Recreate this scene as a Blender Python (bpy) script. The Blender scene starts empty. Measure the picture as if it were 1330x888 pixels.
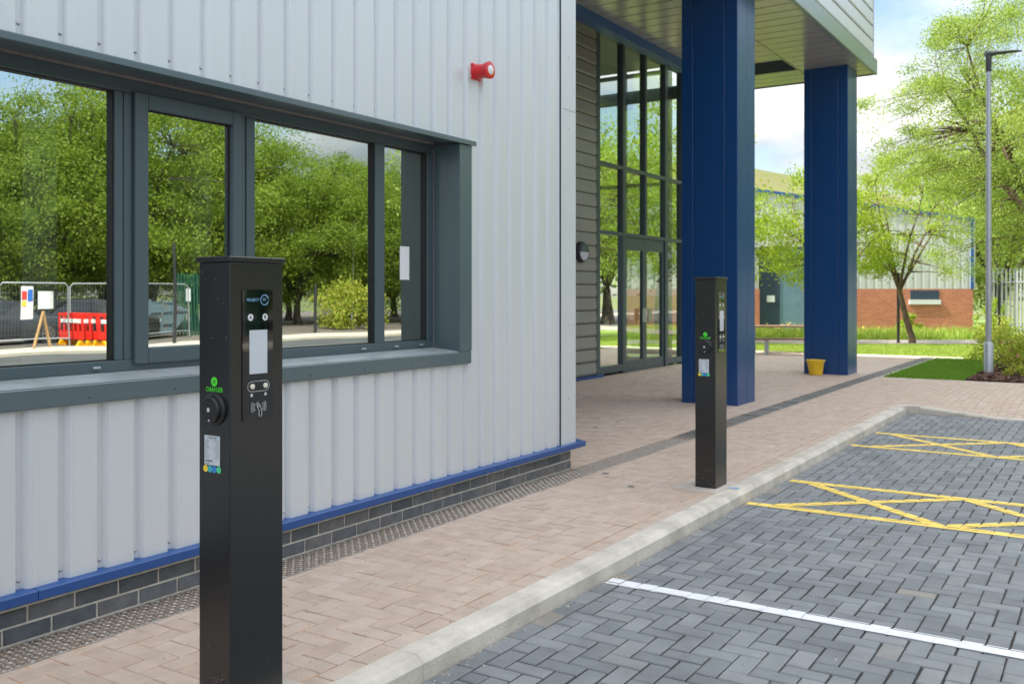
import bpy, bmesh, math, random
import numpy as np
from mathutils import Vector, Matrix, noise

random.seed(7); rng = np.random.default_rng(7)
S = bpy.context.scene
C = S.collection
R_ = math.radians

# ------------------------------------------------------------------ camera
YAW = math.atan(792/1225.0)
CAMX, CAMZ = 3.98, 1.5
cd = bpy.data.cameras.new('camera'); cam = bpy.data.objects.new('camera', cd); C.objects.link(cam)
cam.location = (CAMX, 0, CAMZ); cam.rotation_euler = (R_(90), 0, YAW)
cd.sensor_width = 36; cd.lens = 36*1225/1330.0; cd.shift_y = -(444-382)/1330.0
cd.clip_start = .05; cd.clip_end = 3000
cd.dof.use_dof = True; cd.dof.focus_distance = 4.6; cd.dof.aperture_fstop = 4.5
S.camera = cam
FW = (-math.sin(YAW), math.cos(YAW)); RT = (math.cos(YAW), math.sin(YAW))
def Q(dep, r):                                   # ground point from depth and sideways metres
    return (CAMX+dep*FW[0]+r*RT[0], dep*FW[1]+r*RT[1])

# ------------------------------------------------------------------ world, sun, exposure
SUN_DIR = Vector((-.60, -.52, 1.0)).normalized()
w = bpy.data.worlds.new('World'); S.world = w; w.use_nodes = True
nt = w.node_tree; nt.nodes.clear()
def N(nt, t, **k):
    n = nt.nodes.new(t)
    for a, b in k.items(): setattr(n, a, b)
    return n
out = N(nt, 'ShaderNodeOutputWorld'); sky = N(nt, 'ShaderNodeTexSky'); sky.sky_type = 'NISHITA'; sky.sun_disc = False
sky.sun_elevation = math.asin(SUN_DIR.z); sky.sun_rotation = math.atan2(SUN_DIR.x, SUN_DIR.y)
bg = N(nt, 'ShaderNodeBackground'); bg.inputs[1].default_value = .09
nt.links.new(sky.outputs[0], bg.inputs[0])
tc = N(nt, 'ShaderNodeTexCoord'); sep = N(nt, 'ShaderNodeSeparateXYZ'); nt.links.new(tc.outputs['Generated'], sep.inputs[0])
ad = N(nt, 'ShaderNodeMath', operation='ADD'); ad.inputs[1].default_value = .35; nt.links.new(sep.outputs[2], ad.inputs[0])
mx = N(nt, 'ShaderNodeMath', operation='MAXIMUM'); mx.inputs[1].default_value = .05; nt.links.new(ad.outputs[0], mx.inputs[0])
dv = N(nt, 'ShaderNodeVectorMath', operation='DIVIDE'); cb = N(nt, 'ShaderNodeCombineXYZ')
for i in range(3): nt.links.new(mx.outputs[0], cb.inputs[i])
nt.links.new(tc.outputs['Generated'], dv.inputs[0]); nt.links.new(cb.outputs[0], dv.inputs[1])
mp = N(nt, 'ShaderNodeMapping'); mp.inputs['Location'].default_value = (3.1, 1.7, .4); mp.inputs['Scale'].default_value = (1, 1, 1.3)
nt.links.new(dv.outputs[0], mp.inputs[0])
nz = N(nt, 'ShaderNodeTexNoise'); nz.inputs['Scale'].default_value = 1.9; nz.inputs['Detail'].default_value = 9; nz.inputs['Roughness'].default_value = .52
nt.links.new(mp.outputs[0], nz.inputs[0])
rp = N(nt, 'ShaderNodeValToRGB'); rp.color_ramp.elements[0].position = .38; rp.color_ramp.elements[1].position = .56
nt.links.new(nz.outputs[0], rp.inputs[0])
nz2 = N(nt, 'ShaderNodeTexNoise'); nz2.inputs['Scale'].default_value = 3.2; nz2.inputs['Detail'].default_value = 7
nt.links.new(mp.outputs[0], nz2.inputs[0])
rp2 = N(nt, 'ShaderNodeValToRGB'); rp2.color_ramp.elements[0].position = .35; rp2.color_ramp.elements[1].position = .62
rp2.color_ramp.elements[0].color = (.50, .57, .66, 1); rp2.color_ramp.elements[1].color = (1, .985, .955, 1)
nt.links.new(nz2.outputs[0], rp2.inputs[0])
bg2 = N(nt, 'ShaderNodeBackground'); bg2.inputs[1].default_value = .82; nt.links.new(rp2.outputs[0], bg2.inputs[0])
ms = N(nt, 'ShaderNodeMixShader'); nt.links.new(rp.outputs[0], ms.inputs[0]); nt.links.new(bg.outputs[0], ms.inputs[1]); nt.links.new(bg2.outputs[0], ms.inputs[2])
zr = N(nt, 'ShaderNodeMapRange'); zr.inputs[1].default_value = 0; zr.inputs[2].default_value = .9; zr.inputs[3].default_value = .22; zr.inputs[4].default_value = 1.45
nt.links.new(sep.outputs[2], zr.inputs[0]); nt.links.new(zr.outputs[0], bg2.inputs[1])      # cloud cover is brighter overhead than at the horizon
nt.links.new(ms.outputs[0], out.inputs[0])

sd = bpy.data.lights.new('sun', 'SUN'); sd.energy = 3.3; sd.angle = R_(1.5); sd.color = (1, .95, .87)
sun = bpy.data.objects.new('sun', sd); C.objects.link(sun); sun.rotation_euler = SUN_DIR.to_track_quat('Z', 'Y').to_euler(); sun.location = (20, 10, 30)
vs = S.view_settings; vs.view_transform = 'Standard'; vs.look = 'None'; vs.gamma = 1; vs.exposure = 1.58
try: vs.use_curve_mapping = False
except Exception: pass
S.cycles.max_bounces = 8; S.cycles.transparent_max_bounces = 16; S.cycles.glossy_bounces = 5

# ------------------------------------------------------------------ materials
def mat(name, col=(.5,.5,.5), rough=.6, metal=0.0, spec=.5, var=0.0, vscale=3.0, bump=0.0, bscale=60, attr=None, ramp=None,
        coat=0.0, stretch=(1,1,1), dirt=None, dscale=1.5, dlo=.45, dhi=.7, rvar=0.0, detail=6):
    m = bpy.data.materials.new(name); m.use_nodes = True; t = m.node_tree; b = t.nodes['Principled BSDF']
    b.inputs['Base Color'].default_value = (*col, 1); b.inputs['Roughness'].default_value = rough; b.inputs['Metallic'].default_value = metal
    b.inputs['Specular IOR Level'].default_value = spec; b.inputs['Coat Weight'].default_value = coat
    L = t.links.new
    tcn = N(t, 'ShaderNodeTexCoord'); mpn = N(t, 'ShaderNodeMapping'); mpn.inputs['Scale'].default_value = stretch
    L(tcn.outputs['Object'], mpn.inputs[0])
    cur = None
    if attr:
        at = N(t, 'ShaderNodeAttribute'); at.attribute_name = attr
        r = N(t, 'ShaderNodeValToRGB'); els = r.color_ramp.elements
        while len(els) < len(ramp): els.new(.5)
        for e, (p, c) in zip(els, ramp): e.position = p; e.color = (*c, 1)
        L(at.outputs['Fac'], r.inputs[0]); cur = r.outputs[0]
    if var > 0:
        nn = N(t, 'ShaderNodeTexNoise'); nn.inputs['Scale'].default_value = vscale; nn.inputs['Detail'].default_value = detail
        L(mpn.outputs[0], nn.inputs[0])
        mr = N(t, 'ShaderNodeMapRange'); mr.inputs[1].default_value = .3; mr.inputs[2].default_value = .7
        mr.inputs[3].default_value = 1-var; mr.inputs[4].default_value = 1+var; L(nn.outputs[0], mr.inputs[0])
        mm = N(t, 'ShaderNodeVectorMath', operation='SCALE'); L(mr.outputs[0], mm.inputs['Scale'])
        if cur: L(cur, mm.inputs[0])
        else: mm.inputs[0].default_value = col
        cur = mm.outputs[0]
    if dirt:
        n2 = N(t, 'ShaderNodeTexNoise'); n2.inputs['Scale'].default_value = dscale; n2.inputs['Detail'].default_value = 10; n2.inputs['Roughness'].default_value = .65
        L(mpn.outputs[0], n2.inputs[0])
        m2 = N(t, 'ShaderNodeMapRange'); m2.inputs[1].default_value = dlo; m2.inputs[2].default_value = dhi; L(n2.outputs[0], m2.inputs[0])
        mi = N(t, 'ShaderNodeMix'); mi.data_type = 'RGBA'; L(m2.outputs[0], mi.inputs[0])
        if cur: L(cur, mi.inputs[6])
        else: mi.inputs[6].default_value = (*col, 1)
        mi.inputs[7].default_value = (*dirt, 1); cur = mi.outputs[2]
    if cur: L(cur, b.inputs['Base Color'])
    if rvar > 9:
        n3 = N(t, 'ShaderNodeTexNoise'); n3.inputs['Scale'].default_value = 5; n3.inputs['Detail'].default_value = 8; L(mpn.outputs[0], n3.inputs[0])
        m3 = N(t, 'ShaderNodeMapRange'); m3.inputs[1].default_value = .3; m3.inputs[2].default_value = .7
        m3.inputs[3].default_value = max(.02, rough-rvar); m3.inputs[4].default_value = min(1, rough+rvar); L(n3.outputs[0], m3.inputs[0]); L(m3.outputs[0], b.inputs['Roughness'])
    if bump > 0:
        n4 = N(t, 'ShaderNodeTexNoise'); n4.inputs['Scale'].default_value = bscale; n4.inputs['Detail'].default_value = 6; L(mpn.outputs[0], n4.inputs[0])
        bp = N(t, 'ShaderNodeBump'); bp.inputs['Strength'].default_value = bump; bp.inputs['Distance'].default_value = .01
        L(n4.outputs[0], bp.inputs['Height']); L(bp.outputs[0], b.inputs['Normal'])
    return m
def leafmat(name, c0, c1, c2, trans=.35):
    m = mat(name, c1, .55, attr='rnd', ramp=[(0, c0), (.5, c1), (1, c2)], spec=.3)
    t = m.node_tree; b = t.nodes['Principled BSDF']; o = t.nodes['Material Output']
    tr = N(t, 'ShaderNodeBsdfTranslucent'); src = b.inputs['Base Color'].links[0].from_socket
    g = N(t, 'ShaderNodeVectorMath', operation='MULTIPLY'); g.inputs[1].default_value = (1.5, 1.5, .8); t.links.new(src, g.inputs[0]); t.links.new(g.outputs[0], tr.inputs[0])
    x = N(t, 'ShaderNodeMixShader'); x.inputs[0].default_value = trans
    t.links.new(b.outputs[0], x.inputs[1]); t.links.new(tr.outputs[0], x.inputs[2]); t.links.new(x.outputs[0], o.inputs[0])
    return m
def glassmat(name, refl=.35, tint=(.55,.62,.60), gl=(.95,.97,.95)):
    m = bpy.data.materials.new(name); m.use_nodes = True; t = m.node_tree; t.nodes.clear(); L = t.links.new
    o = N(t, 'ShaderNodeOutputMaterial'); tr = N(t, 'ShaderNodeBsdfTransparent'); tr.inputs[0].default_value = (*tint, 1)
    g = N(t, 'ShaderNodeBsdfGlossy'); g.inputs['Roughness'].default_value = 0.0; g.inputs[0].default_value = (*gl, 1)
    fr = N(t, 'ShaderNodeFresnel'); fr.inputs[0].default_value = 1.5
    ma = N(t, 'ShaderNodeMath', operation='ADD', use_clamp=True); ma.inputs[1].default_value = refl; L(fr.outputs[0], ma.inputs[0])
    tcn = N(t, 'ShaderNodeTexCoord'); nn = N(t, 'ShaderNodeTexNoise'); nn.inputs['Scale'].default_value = 1.3; nn.inputs['Detail'].default_value = 1; L(tcn.outputs['Object'], nn.inputs[0])
    bp = N(t, 'ShaderNodeBump'); bp.inputs['Strength'].default_value = .03; bp.inputs['Distance'].default_value = .05; L(nn.outputs[0], bp.inputs['Height']); L(bp.outputs[0], g.inputs['Normal'])
    x = N(t, 'ShaderNodeMixShader'); L(ma.outputs[0], x.inputs[0]); L(tr.outputs[0], x.inputs[1]); L(g.outputs[0], x.inputs[2]); L(x.outputs[0], o.inputs[0])
    return m
M = {}
M['clad'] = mat('clad', (.63,.655,.68), .38, metal=.25, var=.02, vscale=1.5, dirt=(.54,.55,.55), dscale=3, dlo=.55, dhi=.9, stretch=(1,1,.15))
M['trim_light'] = mat('trim_light', (.60,.63,.65), .4, metal=.2, var=.03)
M['grey'] = mat('grey', (.080,.117,.132), .27, spec=.7, var=.04, vscale=.8)
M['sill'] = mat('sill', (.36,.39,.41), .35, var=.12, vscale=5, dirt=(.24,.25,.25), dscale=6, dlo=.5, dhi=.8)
M['grey_frame'] = mat('grey_frame', (.068,.098,.114), .36, var=.03, vscale=1)
M['seal'] = mat('seal', (.012,.012,.012), .5)
M['mastic'] = mat('mastic', (.22,.19,.18), .7, var=.2, vscale=30)
M['blue'] = mat('blue', (.002,.058,.235), .36, spec=.7, var=.05, vscale=2, rvar=.05)
M['navy'] = mat('navy', (.001,.055,.205), .28, spec=.9, metal=.15)
M['hatch'] = mat('hatch', (.004,.012,.04), .75, spec=.15)
M['steel'] = mat('steel', (.45,.45,.45), .35, metal=.9)
M['galv'] = mat('galv', (.42,.45,.48), .42, metal=.5, var=.12, vscale=6, stretch=(1,1,.2))
M['black'] = mat('black', (.010,.010,.0105), .27, spec=.9, metal=.2, dirt=(.035,.033,.032), dscale=14, dlo=.66, dhi=.9)
M['scuff'] = mat('scuff', (.16,.155,.15), .7)
M['blackp'] = mat('blackp', (.012,.012,.013), .4, bump=.1, bscale=200)
M['screen'] = mat('screen', (.004,.004,.005), .03, spec=.8)
M['display'] = mat('display', (.55,.58,.62), .1, spec=.6)
M['white'] = mat('white', (.75,.76,.77), .5)
M['ink'] = mat('ink', (.03,.03,.035), .6)
M['green'] = mat('green', (.08,.80,.03), .5)
M['lblue'] = mat('lblue', (.25,.5,.75), .4)
M['label'] = mat('label', (.55,.60,.64), .35)
M['yellow_dot'] = mat('yellow_dot', (.85,.62,.04), .4); M['teal_dot'] = mat('teal_dot', (.05,.42,.45), .4)
M['blue_dot'] = mat('blue_dot', (.04,.22,.6), .4); M['green_dot'] = mat('green_dot', (.08,.6,.25), .4)
M['led'] = mat('led', (.75,.70,.58), .25)
M['brick_dark'] = mat('brick_dark', (.07,.07,.08), .6, attr='rnd', ramp=[(0,(.095,.105,.12)),(.5,(.14,.148,.162)),(.8,(.175,.168,.175)),(1,(.20,.185,.185))], var=.22, vscale=14, bump=.25, bscale=90, dirt=(.2,.19,.17), dscale=16, dlo=.63, dhi=.85)
M['mortar'] = mat('mortar', (.68,.62,.55), .9, var=.2, vscale=20, bump=.5, bscale=150)
pav = [(0,(.465,.352,.28)),(.3,(.485,.375,.30)),(.7,(.50,.39,.315)),(1,(.52,.415,.34))]
M['paver_pink'] = mat('paver_pink', attr='rnd', ramp=pav, rough=.75, var=.10, vscale=9, bump=.35, bscale=120, dirt=(.58,.50,.43), dscale=2.3, dlo=.55, dhi=.9, detail=10)
M['bed_sand'] = mat('bed_sand', (.62,.34,.17), .95, var=.3, vscale=2.5, bump=.3, bscale=200, dirt=(.16,.12,.09), dscale=1.6, dlo=.42, dhi=.62)
M['paver_grey'] = mat('paver_grey', attr='rnd', ramp=[(0,(.155,.167,.175)),(.45,(.188,.200,.208)),(.82,(.222,.234,.241)),(.92,(.215,.22,.222)),(.95,(.25,.23,.20)),(1,(.27,.25,.22))], rough=.72, var=.16, vscale=5, bump=.35, bscale=120, dirt=(.25,.255,.25), dscale=1.6, dlo=.52, dhi=.82, detail=10)
M['bed_dark'] = mat('bed_dark', (.035,.03,.028), .95, var=.3, vscale=3, dirt=(.22,.15,.11), dscale=1.2, dlo=.55, dhi=.75)
M['paver_strip'] = mat('paver_strip', attr='rnd', ramp=[(0,(.10,.095,.09)),(1,(.19,.18,.165))], rough=.8, var=.2, vscale=6, bump=.3)
M['kerb'] = mat('kerb', (.58,.53,.455), .85, var=.16, vscale=5, bump=.4, bscale=90, dirt=(.36,.33,.27), dscale=3.2, dlo=.46, dhi=.75)
M['grit'] = mat('grit', attr='rnd', ramp=[(0,(.16,.12,.09)),(.5,(.45,.34,.24)),(1,(.65,.6,.52))], rough=.9)
M['concrete'] = mat('concrete', (.50,.44,.38), .9, var=.12, vscale=5, bump=.3, bscale=80)
M['grate'] = mat('grate', (.42,.41,.38), .5, metal=.35, var=.3, vscale=30, dirt=(.34,.21,.12), dscale=22, dlo=.45, dhi=.72)
M['grate_lo'] = mat('grate_lo', (.17,.13,.10), .9, var=.4, vscale=25, dirt=(.25,.18,.12), dscale=30, dlo=.5, dhi=.7)
M['paint_white'] = mat('paint_white', (.72,.73,.74), .7, var=.08, vscale=10, bump=.2, dirt=(.45,.45,.45), dscale=12, dlo=.6, dhi=.85)
M['paint_yellow'] = mat('paint_yellow', (.88,.64,.14), .7, var=.1, vscale=10, bump=.2, dirt=(.45,.36,.18), dscale=9, dlo=.58, dhi=.85)
M['soffit'] = mat('soffit', (.62,.585,.56), .17, metal=.5, var=.03, vscale=2, rvar=.03)
M['groove'] = mat('groove', (.03,.03,.03), .8)
M['plank'] = mat('plank', (.30,.295,.285), .4, metal=.2, var=.06, vscale=2, stretch=(1,.3,1))
M['fascia'] = mat('fascia', (.26,.32,.32), .3, metal=.3, var=.04)
M['glass'] = glassmat('glass', .56, (.72,.77,.76), (.88,.93,.86))
M['glass2'] = glassmat('glass2', .15, (.84,.90,.87), (.9,.95,.88))
M['room'] = mat('room', (.22,.23,.23), .8, var=.1); M['carpet'] = mat('carpet', (.04,.045,.05), .95)
M['room_pale'] = mat('room_pale', (.78,.82,.84), .7)
M['lobby_wall'] = mat('lobby_wall', (.33,.35,.34), .7); M['lobby_floor'] = mat('lobby_floor', (.12,.12,.12), .35)
M['red'] = mat('red', (.62,.008,.012), .3, coat=.3); M['lens'] = mat('lens', (.75,.72,.72), .12, spec=.7)
M['lampdark'] = mat('lampdark', (.03,.032,.035), .45); M['lampwhite'] = mat('lampwhite', (.62,.62,.72), .3)
M['bucket'] = mat('bucket', (.85,.55,.03), .42, var=.08, vscale=8, dirt=(.62,.5,.3), dscale=11, dlo=.6, dhi=.7)
M['wood'] = mat('wood', (.22,.12,.075), .7, var=.25, vscale=5, stretch=(1,8,8)); M['timber'] = mat('timber', (.45,.27,.11), .7, var=.2)
M['lawn'] = mat('lawn', (.15,.26,.03), .9, var=.25, vscale=1.2, bump=.6, bscale=60, dirt=(.30,.34,.07), dscale=.5, dlo=.42, dhi=.7)
M['lawn_shade'] = mat('lawn_shade', (.075,.20,.012), .9, var=.22, vscale=2.5, bump=.6, bscale=60)  # darker copy of the lawn with the building's shade in its colour
M['field'] = mat('field', (.10,.14,.03), .95, var=.3, vscale=.05, dirt=(.16,.13,.06), dscale=.02)
M['hill'] = mat('hill', (.12,.125,.035), .95, var=.2, vscale=.02, dirt=(.15,.115,.05), dscale=.03, dlo=.45, dhi=.6)
M['mulch'] = mat('mulch', attr='rnd', ramp=[(0,(.05,.022,.015)),(.5,(.11,.05,.03)),(1,(.2,.11,.07))], rough=.9)
M['mulch_bed'] = mat('mulch_bed', (.05,.025,.017), .95, var=.4, vscale=20)
M['path'] = mat('path', (.36,.31,.28), .9, var=.12, vscale=3, bump=.3)
M['asphalt'] = mat('asphalt', (.075,.08,.085), .85, var=.2, vscale=1.2, bump=.4, bscale=180, dirt=(.12,.12,.12), dscale=.7)
M['asphalt_old'] = mat('asphalt_old', (.15,.13,.115), .9, var=.2, vscale=.8, bump=.4, bscale=90)
M['pale_path'] = mat('pale_path', (.55,.50,.43), .9, var=.1, vscale=2)
M['bark'] = mat('bark', (.11,.075,.05), .9, var=.35, vscale=9, bump=.7, bscale=25, stretch=(1,1,.3))
M['bark_dark'] = mat('bark_dark', (.055,.045,.035), .9, var=.3, vscale=6)
M['leaf_bright'] = leafmat('leaf_bright', (.16,.25,.02), (.28,.38,.04), (.42,.50,.09), .45)
M['leaf_big'] = leafmat('leaf_big', (.08,.14,.025), (.25,.35,.06), (.45,.52,.17), .45)
M['leaf_row'] = leafmat('leaf_row', (.09,.15,.018), (.18,.27,.03), (.30,.38,.06), .4)
M['leaf_shrub'] = leafmat('leaf_shrub', (.15,.22,.02), (.32,.38,.05), (.5,.45,.1), .35)
M['petal_pink'] = mat('petal_pink', (.7,.25,.2), .6); M['petal_yellow'] = mat('petal_yellow', (.8,.6,.12), .6)
M['brick_red'] = None
M['wh_clad'] = mat('wh_clad', (.62,.63,.63), .5, metal=.1, var=.05, vscale=1)
M['wh_blue'] = mat('wh_blue', (.02,.10,.36), .5); M['wh_door'] = mat('wh_door', (.16,.26,.36), .5, var=.1); M['wh_dark'] = mat('wh_dark', (.035,.06,.10), .6)
M['roof'] = mat('roof', (.2,.2,.2), .8)
M['gfence'] = mat('gfence', (.012,.09,.055), .5); M['barrier'] = mat('barrier', (.75,.03,.02), .4); M['foot_yellow'] = mat('foot_yellow', (.8,.4,.01), .5)
M['mesh'] = mat('mesh', (.35,.37,.38), .4, metal=.7); M['skip'] = mat('skip', (.13,.21,.25), .5, var=.15, vscale=3, dirt=(.2,.11,.06), dscale=3, dlo=.55, dhi=.7)
M['carpaint'] = mat('carpaint', (.03,.035,.045), .15, coat=.6); M['carpaint2'] = mat('carpaint2', (.008,.008,.01), .12, coat=.6)
M['tyre'] = mat('tyre', (.015,.015,.015), .8); M['rim'] = mat('rim', (.5,.5,.5), .3, metal=.8); M['carglass'] = mat('carglass', (.02,.025,.03), .03, spec=.8)
M['tail'] = mat('tail', (.6,.01,.01), .2); M['sign_red'] = mat('sign_red', (.7,.05,.04), .5); M['sign_blue'] = mat('sign_blue', (.03,.15,.6), .5)
M['exit'] = mat('exit', (.02,.4,.15), .5)
def brickred():
    m = mat('brick_red', (.5,.2,.12), .85); t = m.node_tree; b = t.nodes['Principled BSDF']; L = t.links.new
    tcn = N(t, 'ShaderNodeTexCoord'); br = N(t, 'ShaderNodeTexBrick'); br.inputs['Scale'].default_value = 1
    br.inputs['Color1'].default_value = (.50,.145,.08,1); br.inputs['Color2'].default_value = (.62,.20,.11,1); br.inputs['Mortar'].default_value = (.5,.38,.3,1)
    br.inputs['Mortar Size'].default_value = .006; br.inputs['Brick Width'].default_value = .225; br.inputs['Row Height'].default_value = .075
    sp = N(t, 'ShaderNodeSeparateXYZ'); cbn = N(t, 'ShaderNodeCombineXYZ'); L(tcn.outputs['Object'], sp.inputs[0]); L(sp.outputs[0], cbn.inputs[0]); L(sp.outputs[2], cbn.inputs[1])
    L(cbn.outputs[0], br.inputs[0]); L(br.outputs[0], b.inputs['Base Color']); return m
M['brick_red'] = brickred()

# ------------------------------------------------------------------ mesh builder
class MB:
    def __init__(s): s.v = []; s.f = []; s.mi = []; s.rnd = []; s.cur = 0; s.r = .5
    def add(s, vs, fs, r=None):
        o = len(s.v); s.v += [tuple(v) for v in vs]; s.f += [tuple(i+o for i in f) for f in fs]
        s.mi += [s.cur]*len(fs); s.rnd += [s.r if r is None else r]*len(vs); return s
    def box(s, x0, x1, y0, y1, z0, z1, r=None):
        if x0 > x1: x0, x1 = x1, x0
        if y0 > y1: y0, y1 = y1, y0
        if z0 > z1: z0, z1 = z1, z0
        return s.add([(x0,y0,z0),(x1,y0,z0),(x1,y1,z0),(x0,y1,z0),(x0,y0,z1),(x1,y0,z1),(x1,y1,z1),(x0,y1,z1)],
              [(0,3,2,1),(4,5,6,7),(0,1,5,4),(1,2,6,5),(2,3,7,6),(3,0,4,7)], r)
    def obox(s, c, ax, ay, az, hx, hy, hz):       # oriented box
        c = Vector(c); ax = Vector(ax).normalized()*hx; ay = Vector(ay).normalized()*hy; az = Vector(az).normalized()*hz
        vs = [c+ax*i+ay*j+az*k for k in (-1,1) for (i,j) in ((-1,-1),(1,-1),(1,1),(-1,1))]
        return s.add(vs, [(0,3,2,1),(4,5,6,7),(0,1,5,4),(1,2,6,5),(2,3,7,6),(3,0,4,7)])
    def bar(s, p, q, wd, th=None, up=(0,0,1)):
        p = Vector(p); q = Vector(q); d = (q-p); L = d.length; d.normalize(); u = Vector(up)
        if abs(d.dot(u)) > .98: u = Vector((1,0,0))
        x = d.cross(u).normalized(); y = x.cross(d)
        return s.obox((p+q)/2, d, x, y, L/2, wd/2, (th or wd)/2)
    def tube(s, pts, rads, n=8, cap=True):
        pts = [Vector(p) for p in pts]
        if not hasattr(rads, '__len__'): rads = [rads]*len(pts)
        vs = []; fs = []; ref = None
        for i, p in enumerate(pts):
            d = (pts[min(i+1, len(pts)-1)]-pts[max(i-1, 0)]).normalized()
            if ref is None: ref = Vector((0,0,1)) if abs(d.z) < .9 else Vector((1,0,0))
            x = d.cross(ref).normalized(); y = d.cross(x).normalized(); ref = -y if False else ref
            for k in range(n):
                a = 2*math.pi*k/n; vs.append(p+(x*math.cos(a)+y*math.sin(a))*rads[i])
        for i in range(len(pts)-1):
            for k in range(n):
                a = i*n+k; b = i*n+(k+1)%n; fs.append((a, b, b+n, a+n))
        if cap: fs.append(tuple(range(n))[::-1]); fs.append(tuple(range((len(pts)-1)*n, len(pts)*n)))
        return s.add(vs, fs)
    def prism(s, poly, axis, a, b):               # poly of 2D points extruded along axis index
        n = len(poly)
        def mk(p, t):
            l = list(p); l.insert(axis, t); return tuple(l)
        vs = [mk(p, a) for p in poly]+[mk(p, b) for p in poly]
        fs = [tuple(range(n)), tuple(range(2*n-1, n-1, -1))]+[(i, (i+1)%n+0, (i+1)%n+n, i+n)[::-1] for i in range(n)]
        return s.add(vs, fs)
    def build(s, name, m, parent=None, smooth=False, bevel=0, at=None, seg=2):
        me = bpy.data.meshes.new(name)
        off = Vector(at) if at is not None else (parent_world(parent) if parent else Vector((0,0,0)))
        me.from_pydata([(v[0]-off.x, v[1]-off.y, v[2]-off.z) for v in s.v], [], s.f)
        ms = m if isinstance(m, (list, tuple)) else [m]
        for x in ms: me.materials.append(x)
        if len(ms) > 1: me.polygons.foreach_set('material_index', s.mi)
        if len(set(s.rnd)) > 1:
            a = me.attributes.new('rnd', 'FLOAT', 'POINT'); a.data.foreach_set('value', s.rnd)
        bm = bmesh.new(); bm.from_mesh(me); 
        if len(bm.faces) < 4000: bmesh.ops.recalc_face_normals(bm, faces=bm.faces)
        bm.to_mesh(me); bm.free()
        if smooth:
            me.polygons.foreach_set('use_smooth', [True]*len(me.polygons)); me.set_sharp_from_angle(angle=R_(40))
        o = bpy.data.objects.new(name, me); C.objects.link(o)
        if parent: o.parent = parent
        if at is not None and not parent: o.location = at
        if bevel:
            b = o.modifiers.new('bevel', 'BEVEL'); b.width = bevel; b.segments = seg; b.limit_method = 'ANGLE'; b.harden_normals = False
        return o
def parent_world(p):
    v = Vector((0,0,0))
    while p: v += p.location; p = p.parent
    return v
def tag(o, label=None, cat=None, group=None, kind=None):
    if label: o['label'] = label
    if cat: o['category'] = cat
    if group: o['group'] = group
    if kind: o['kind'] = kind
    return o
def thing(name, label, cat, loc, group=None):
    o = bpy.data.objects.new(name, None); o.empty_display_size = .2; C.objects.link(o); o.location = loc
    return tag(o, label, cat, group)
def struct(o, label=None): return tag(o, label, kind='structure')
def copy_tree(o, parent=None):
    c = o.copy(); C.objects.link(c); c.parent = parent
    for ch in list(o.children): copy_tree(ch, c)
    return c
def text_geo(mb, txt, size, fn, align='CENTER', bold=0.0):
    cu = bpy.data.curves.new('t', 'FONT'); cu.body = txt; cu.size = size; cu.align_x = align; cu.align_y = 'CENTER'; cu.offset = bold; cu.resolution_u = 2
    ob = bpy.data.objects.new('t', cu); C.objects.link(ob); bpy.context.view_layer.update()
    me = bpy.data.meshes.new_from_object(ob.evaluated_get(bpy.context.evaluated_depsgraph_get()))
    mb.add([fn(v.co.x, v.co.y) for v in me.vertices], [tuple(p.vertices) for p in me.polygons])
    bpy.data.objects.remove(ob); bpy.data.meshes.remove(me); bpy.data.curves.remove(cu)
def ring(mb, fn, r0, r1, n=28, sx=1, sy=1, a0=0, a1=2*math.pi, cx=0, cy=0):
    closed = abs(a1-a0-2*math.pi) < 1e-6; m = n if closed else n+1
    vs = []
    for k in range(m):
        a = a0+(a1-a0)*k/n
        vs += [fn(cx+math.cos(a)*r0*sx, cy+math.sin(a)*r0*sy), fn(cx+math.cos(a)*r1*sx, cy+math.sin(a)*r1*sy)]
    fs = []
    for k in range(n):
        a = 2*k; b = 2*((k+1)%m); fs.append((a, a+1, b+1, b))
    mb.add(vs, fs)
def disc(mb, fn, r, cx=0, cy=0, n=24):
    mb.add([fn(cx+math.cos(2*math.pi*k/n)*r, cy+math.sin(2*math.pi*k/n)*r) for k in range(n)], [tuple(range(n))])

# ================================================================== GROUND
def sheet(name, poly, z, m, label=None, th=None):
    mb = MB(); 
    if th: mb.prism(poly, 2, z-th, z)
    else: mb.add([(x, y, z) for x, y in poly], [tuple(range(len(poly)))])
    return struct(mb.build(name, m), label)
n = 96
sheet('ground', [(math.cos(2*math.pi*k/n)*900, math.sin(2*math.pi*k/n)*900) for k in range(n)], -.16, M['field'])
sheet('car_park', [(6.9,-60), (19.6,-60), (19.6,80), (6.9,80)], -.104, M['asphalt'])
sheet('car_park_apron', [(-4,-60), (6.9,-60), (6.9,.5), (-4,.5)], -.106, M['asphalt'])
sheet('lawn', [(-60,24.0), (8,24.0), (8,60), (-60,60)], -.02, M['lawn'])
sheet('lawn_corner', [(.26,18.02), (1.75,18.08), (1.7,20.6), (1.9,24.0), (.26,24.0)], -.015, M['lawn'])
sheet('lawn_side', [(5.2,18.02), (6.9,18.02), (6.9,24), (5.2,24)], -.016, M['lawn'])
sheet('footpath_far', [(19.7,-60), (21.8,-60), (21.8,90), (19.7,90)], -.03, M['pale_path'], th=.15)
sheet('yard', [(21.8,-60), (60,-60), (60,90), (21.8,90)], -.09, M['asphalt_old'])
sheet('path', [Q(28.6,-25), Q(28.6,40), Q(31.2,40), Q(31.2,-25)], -.008, M['path'])
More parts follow.
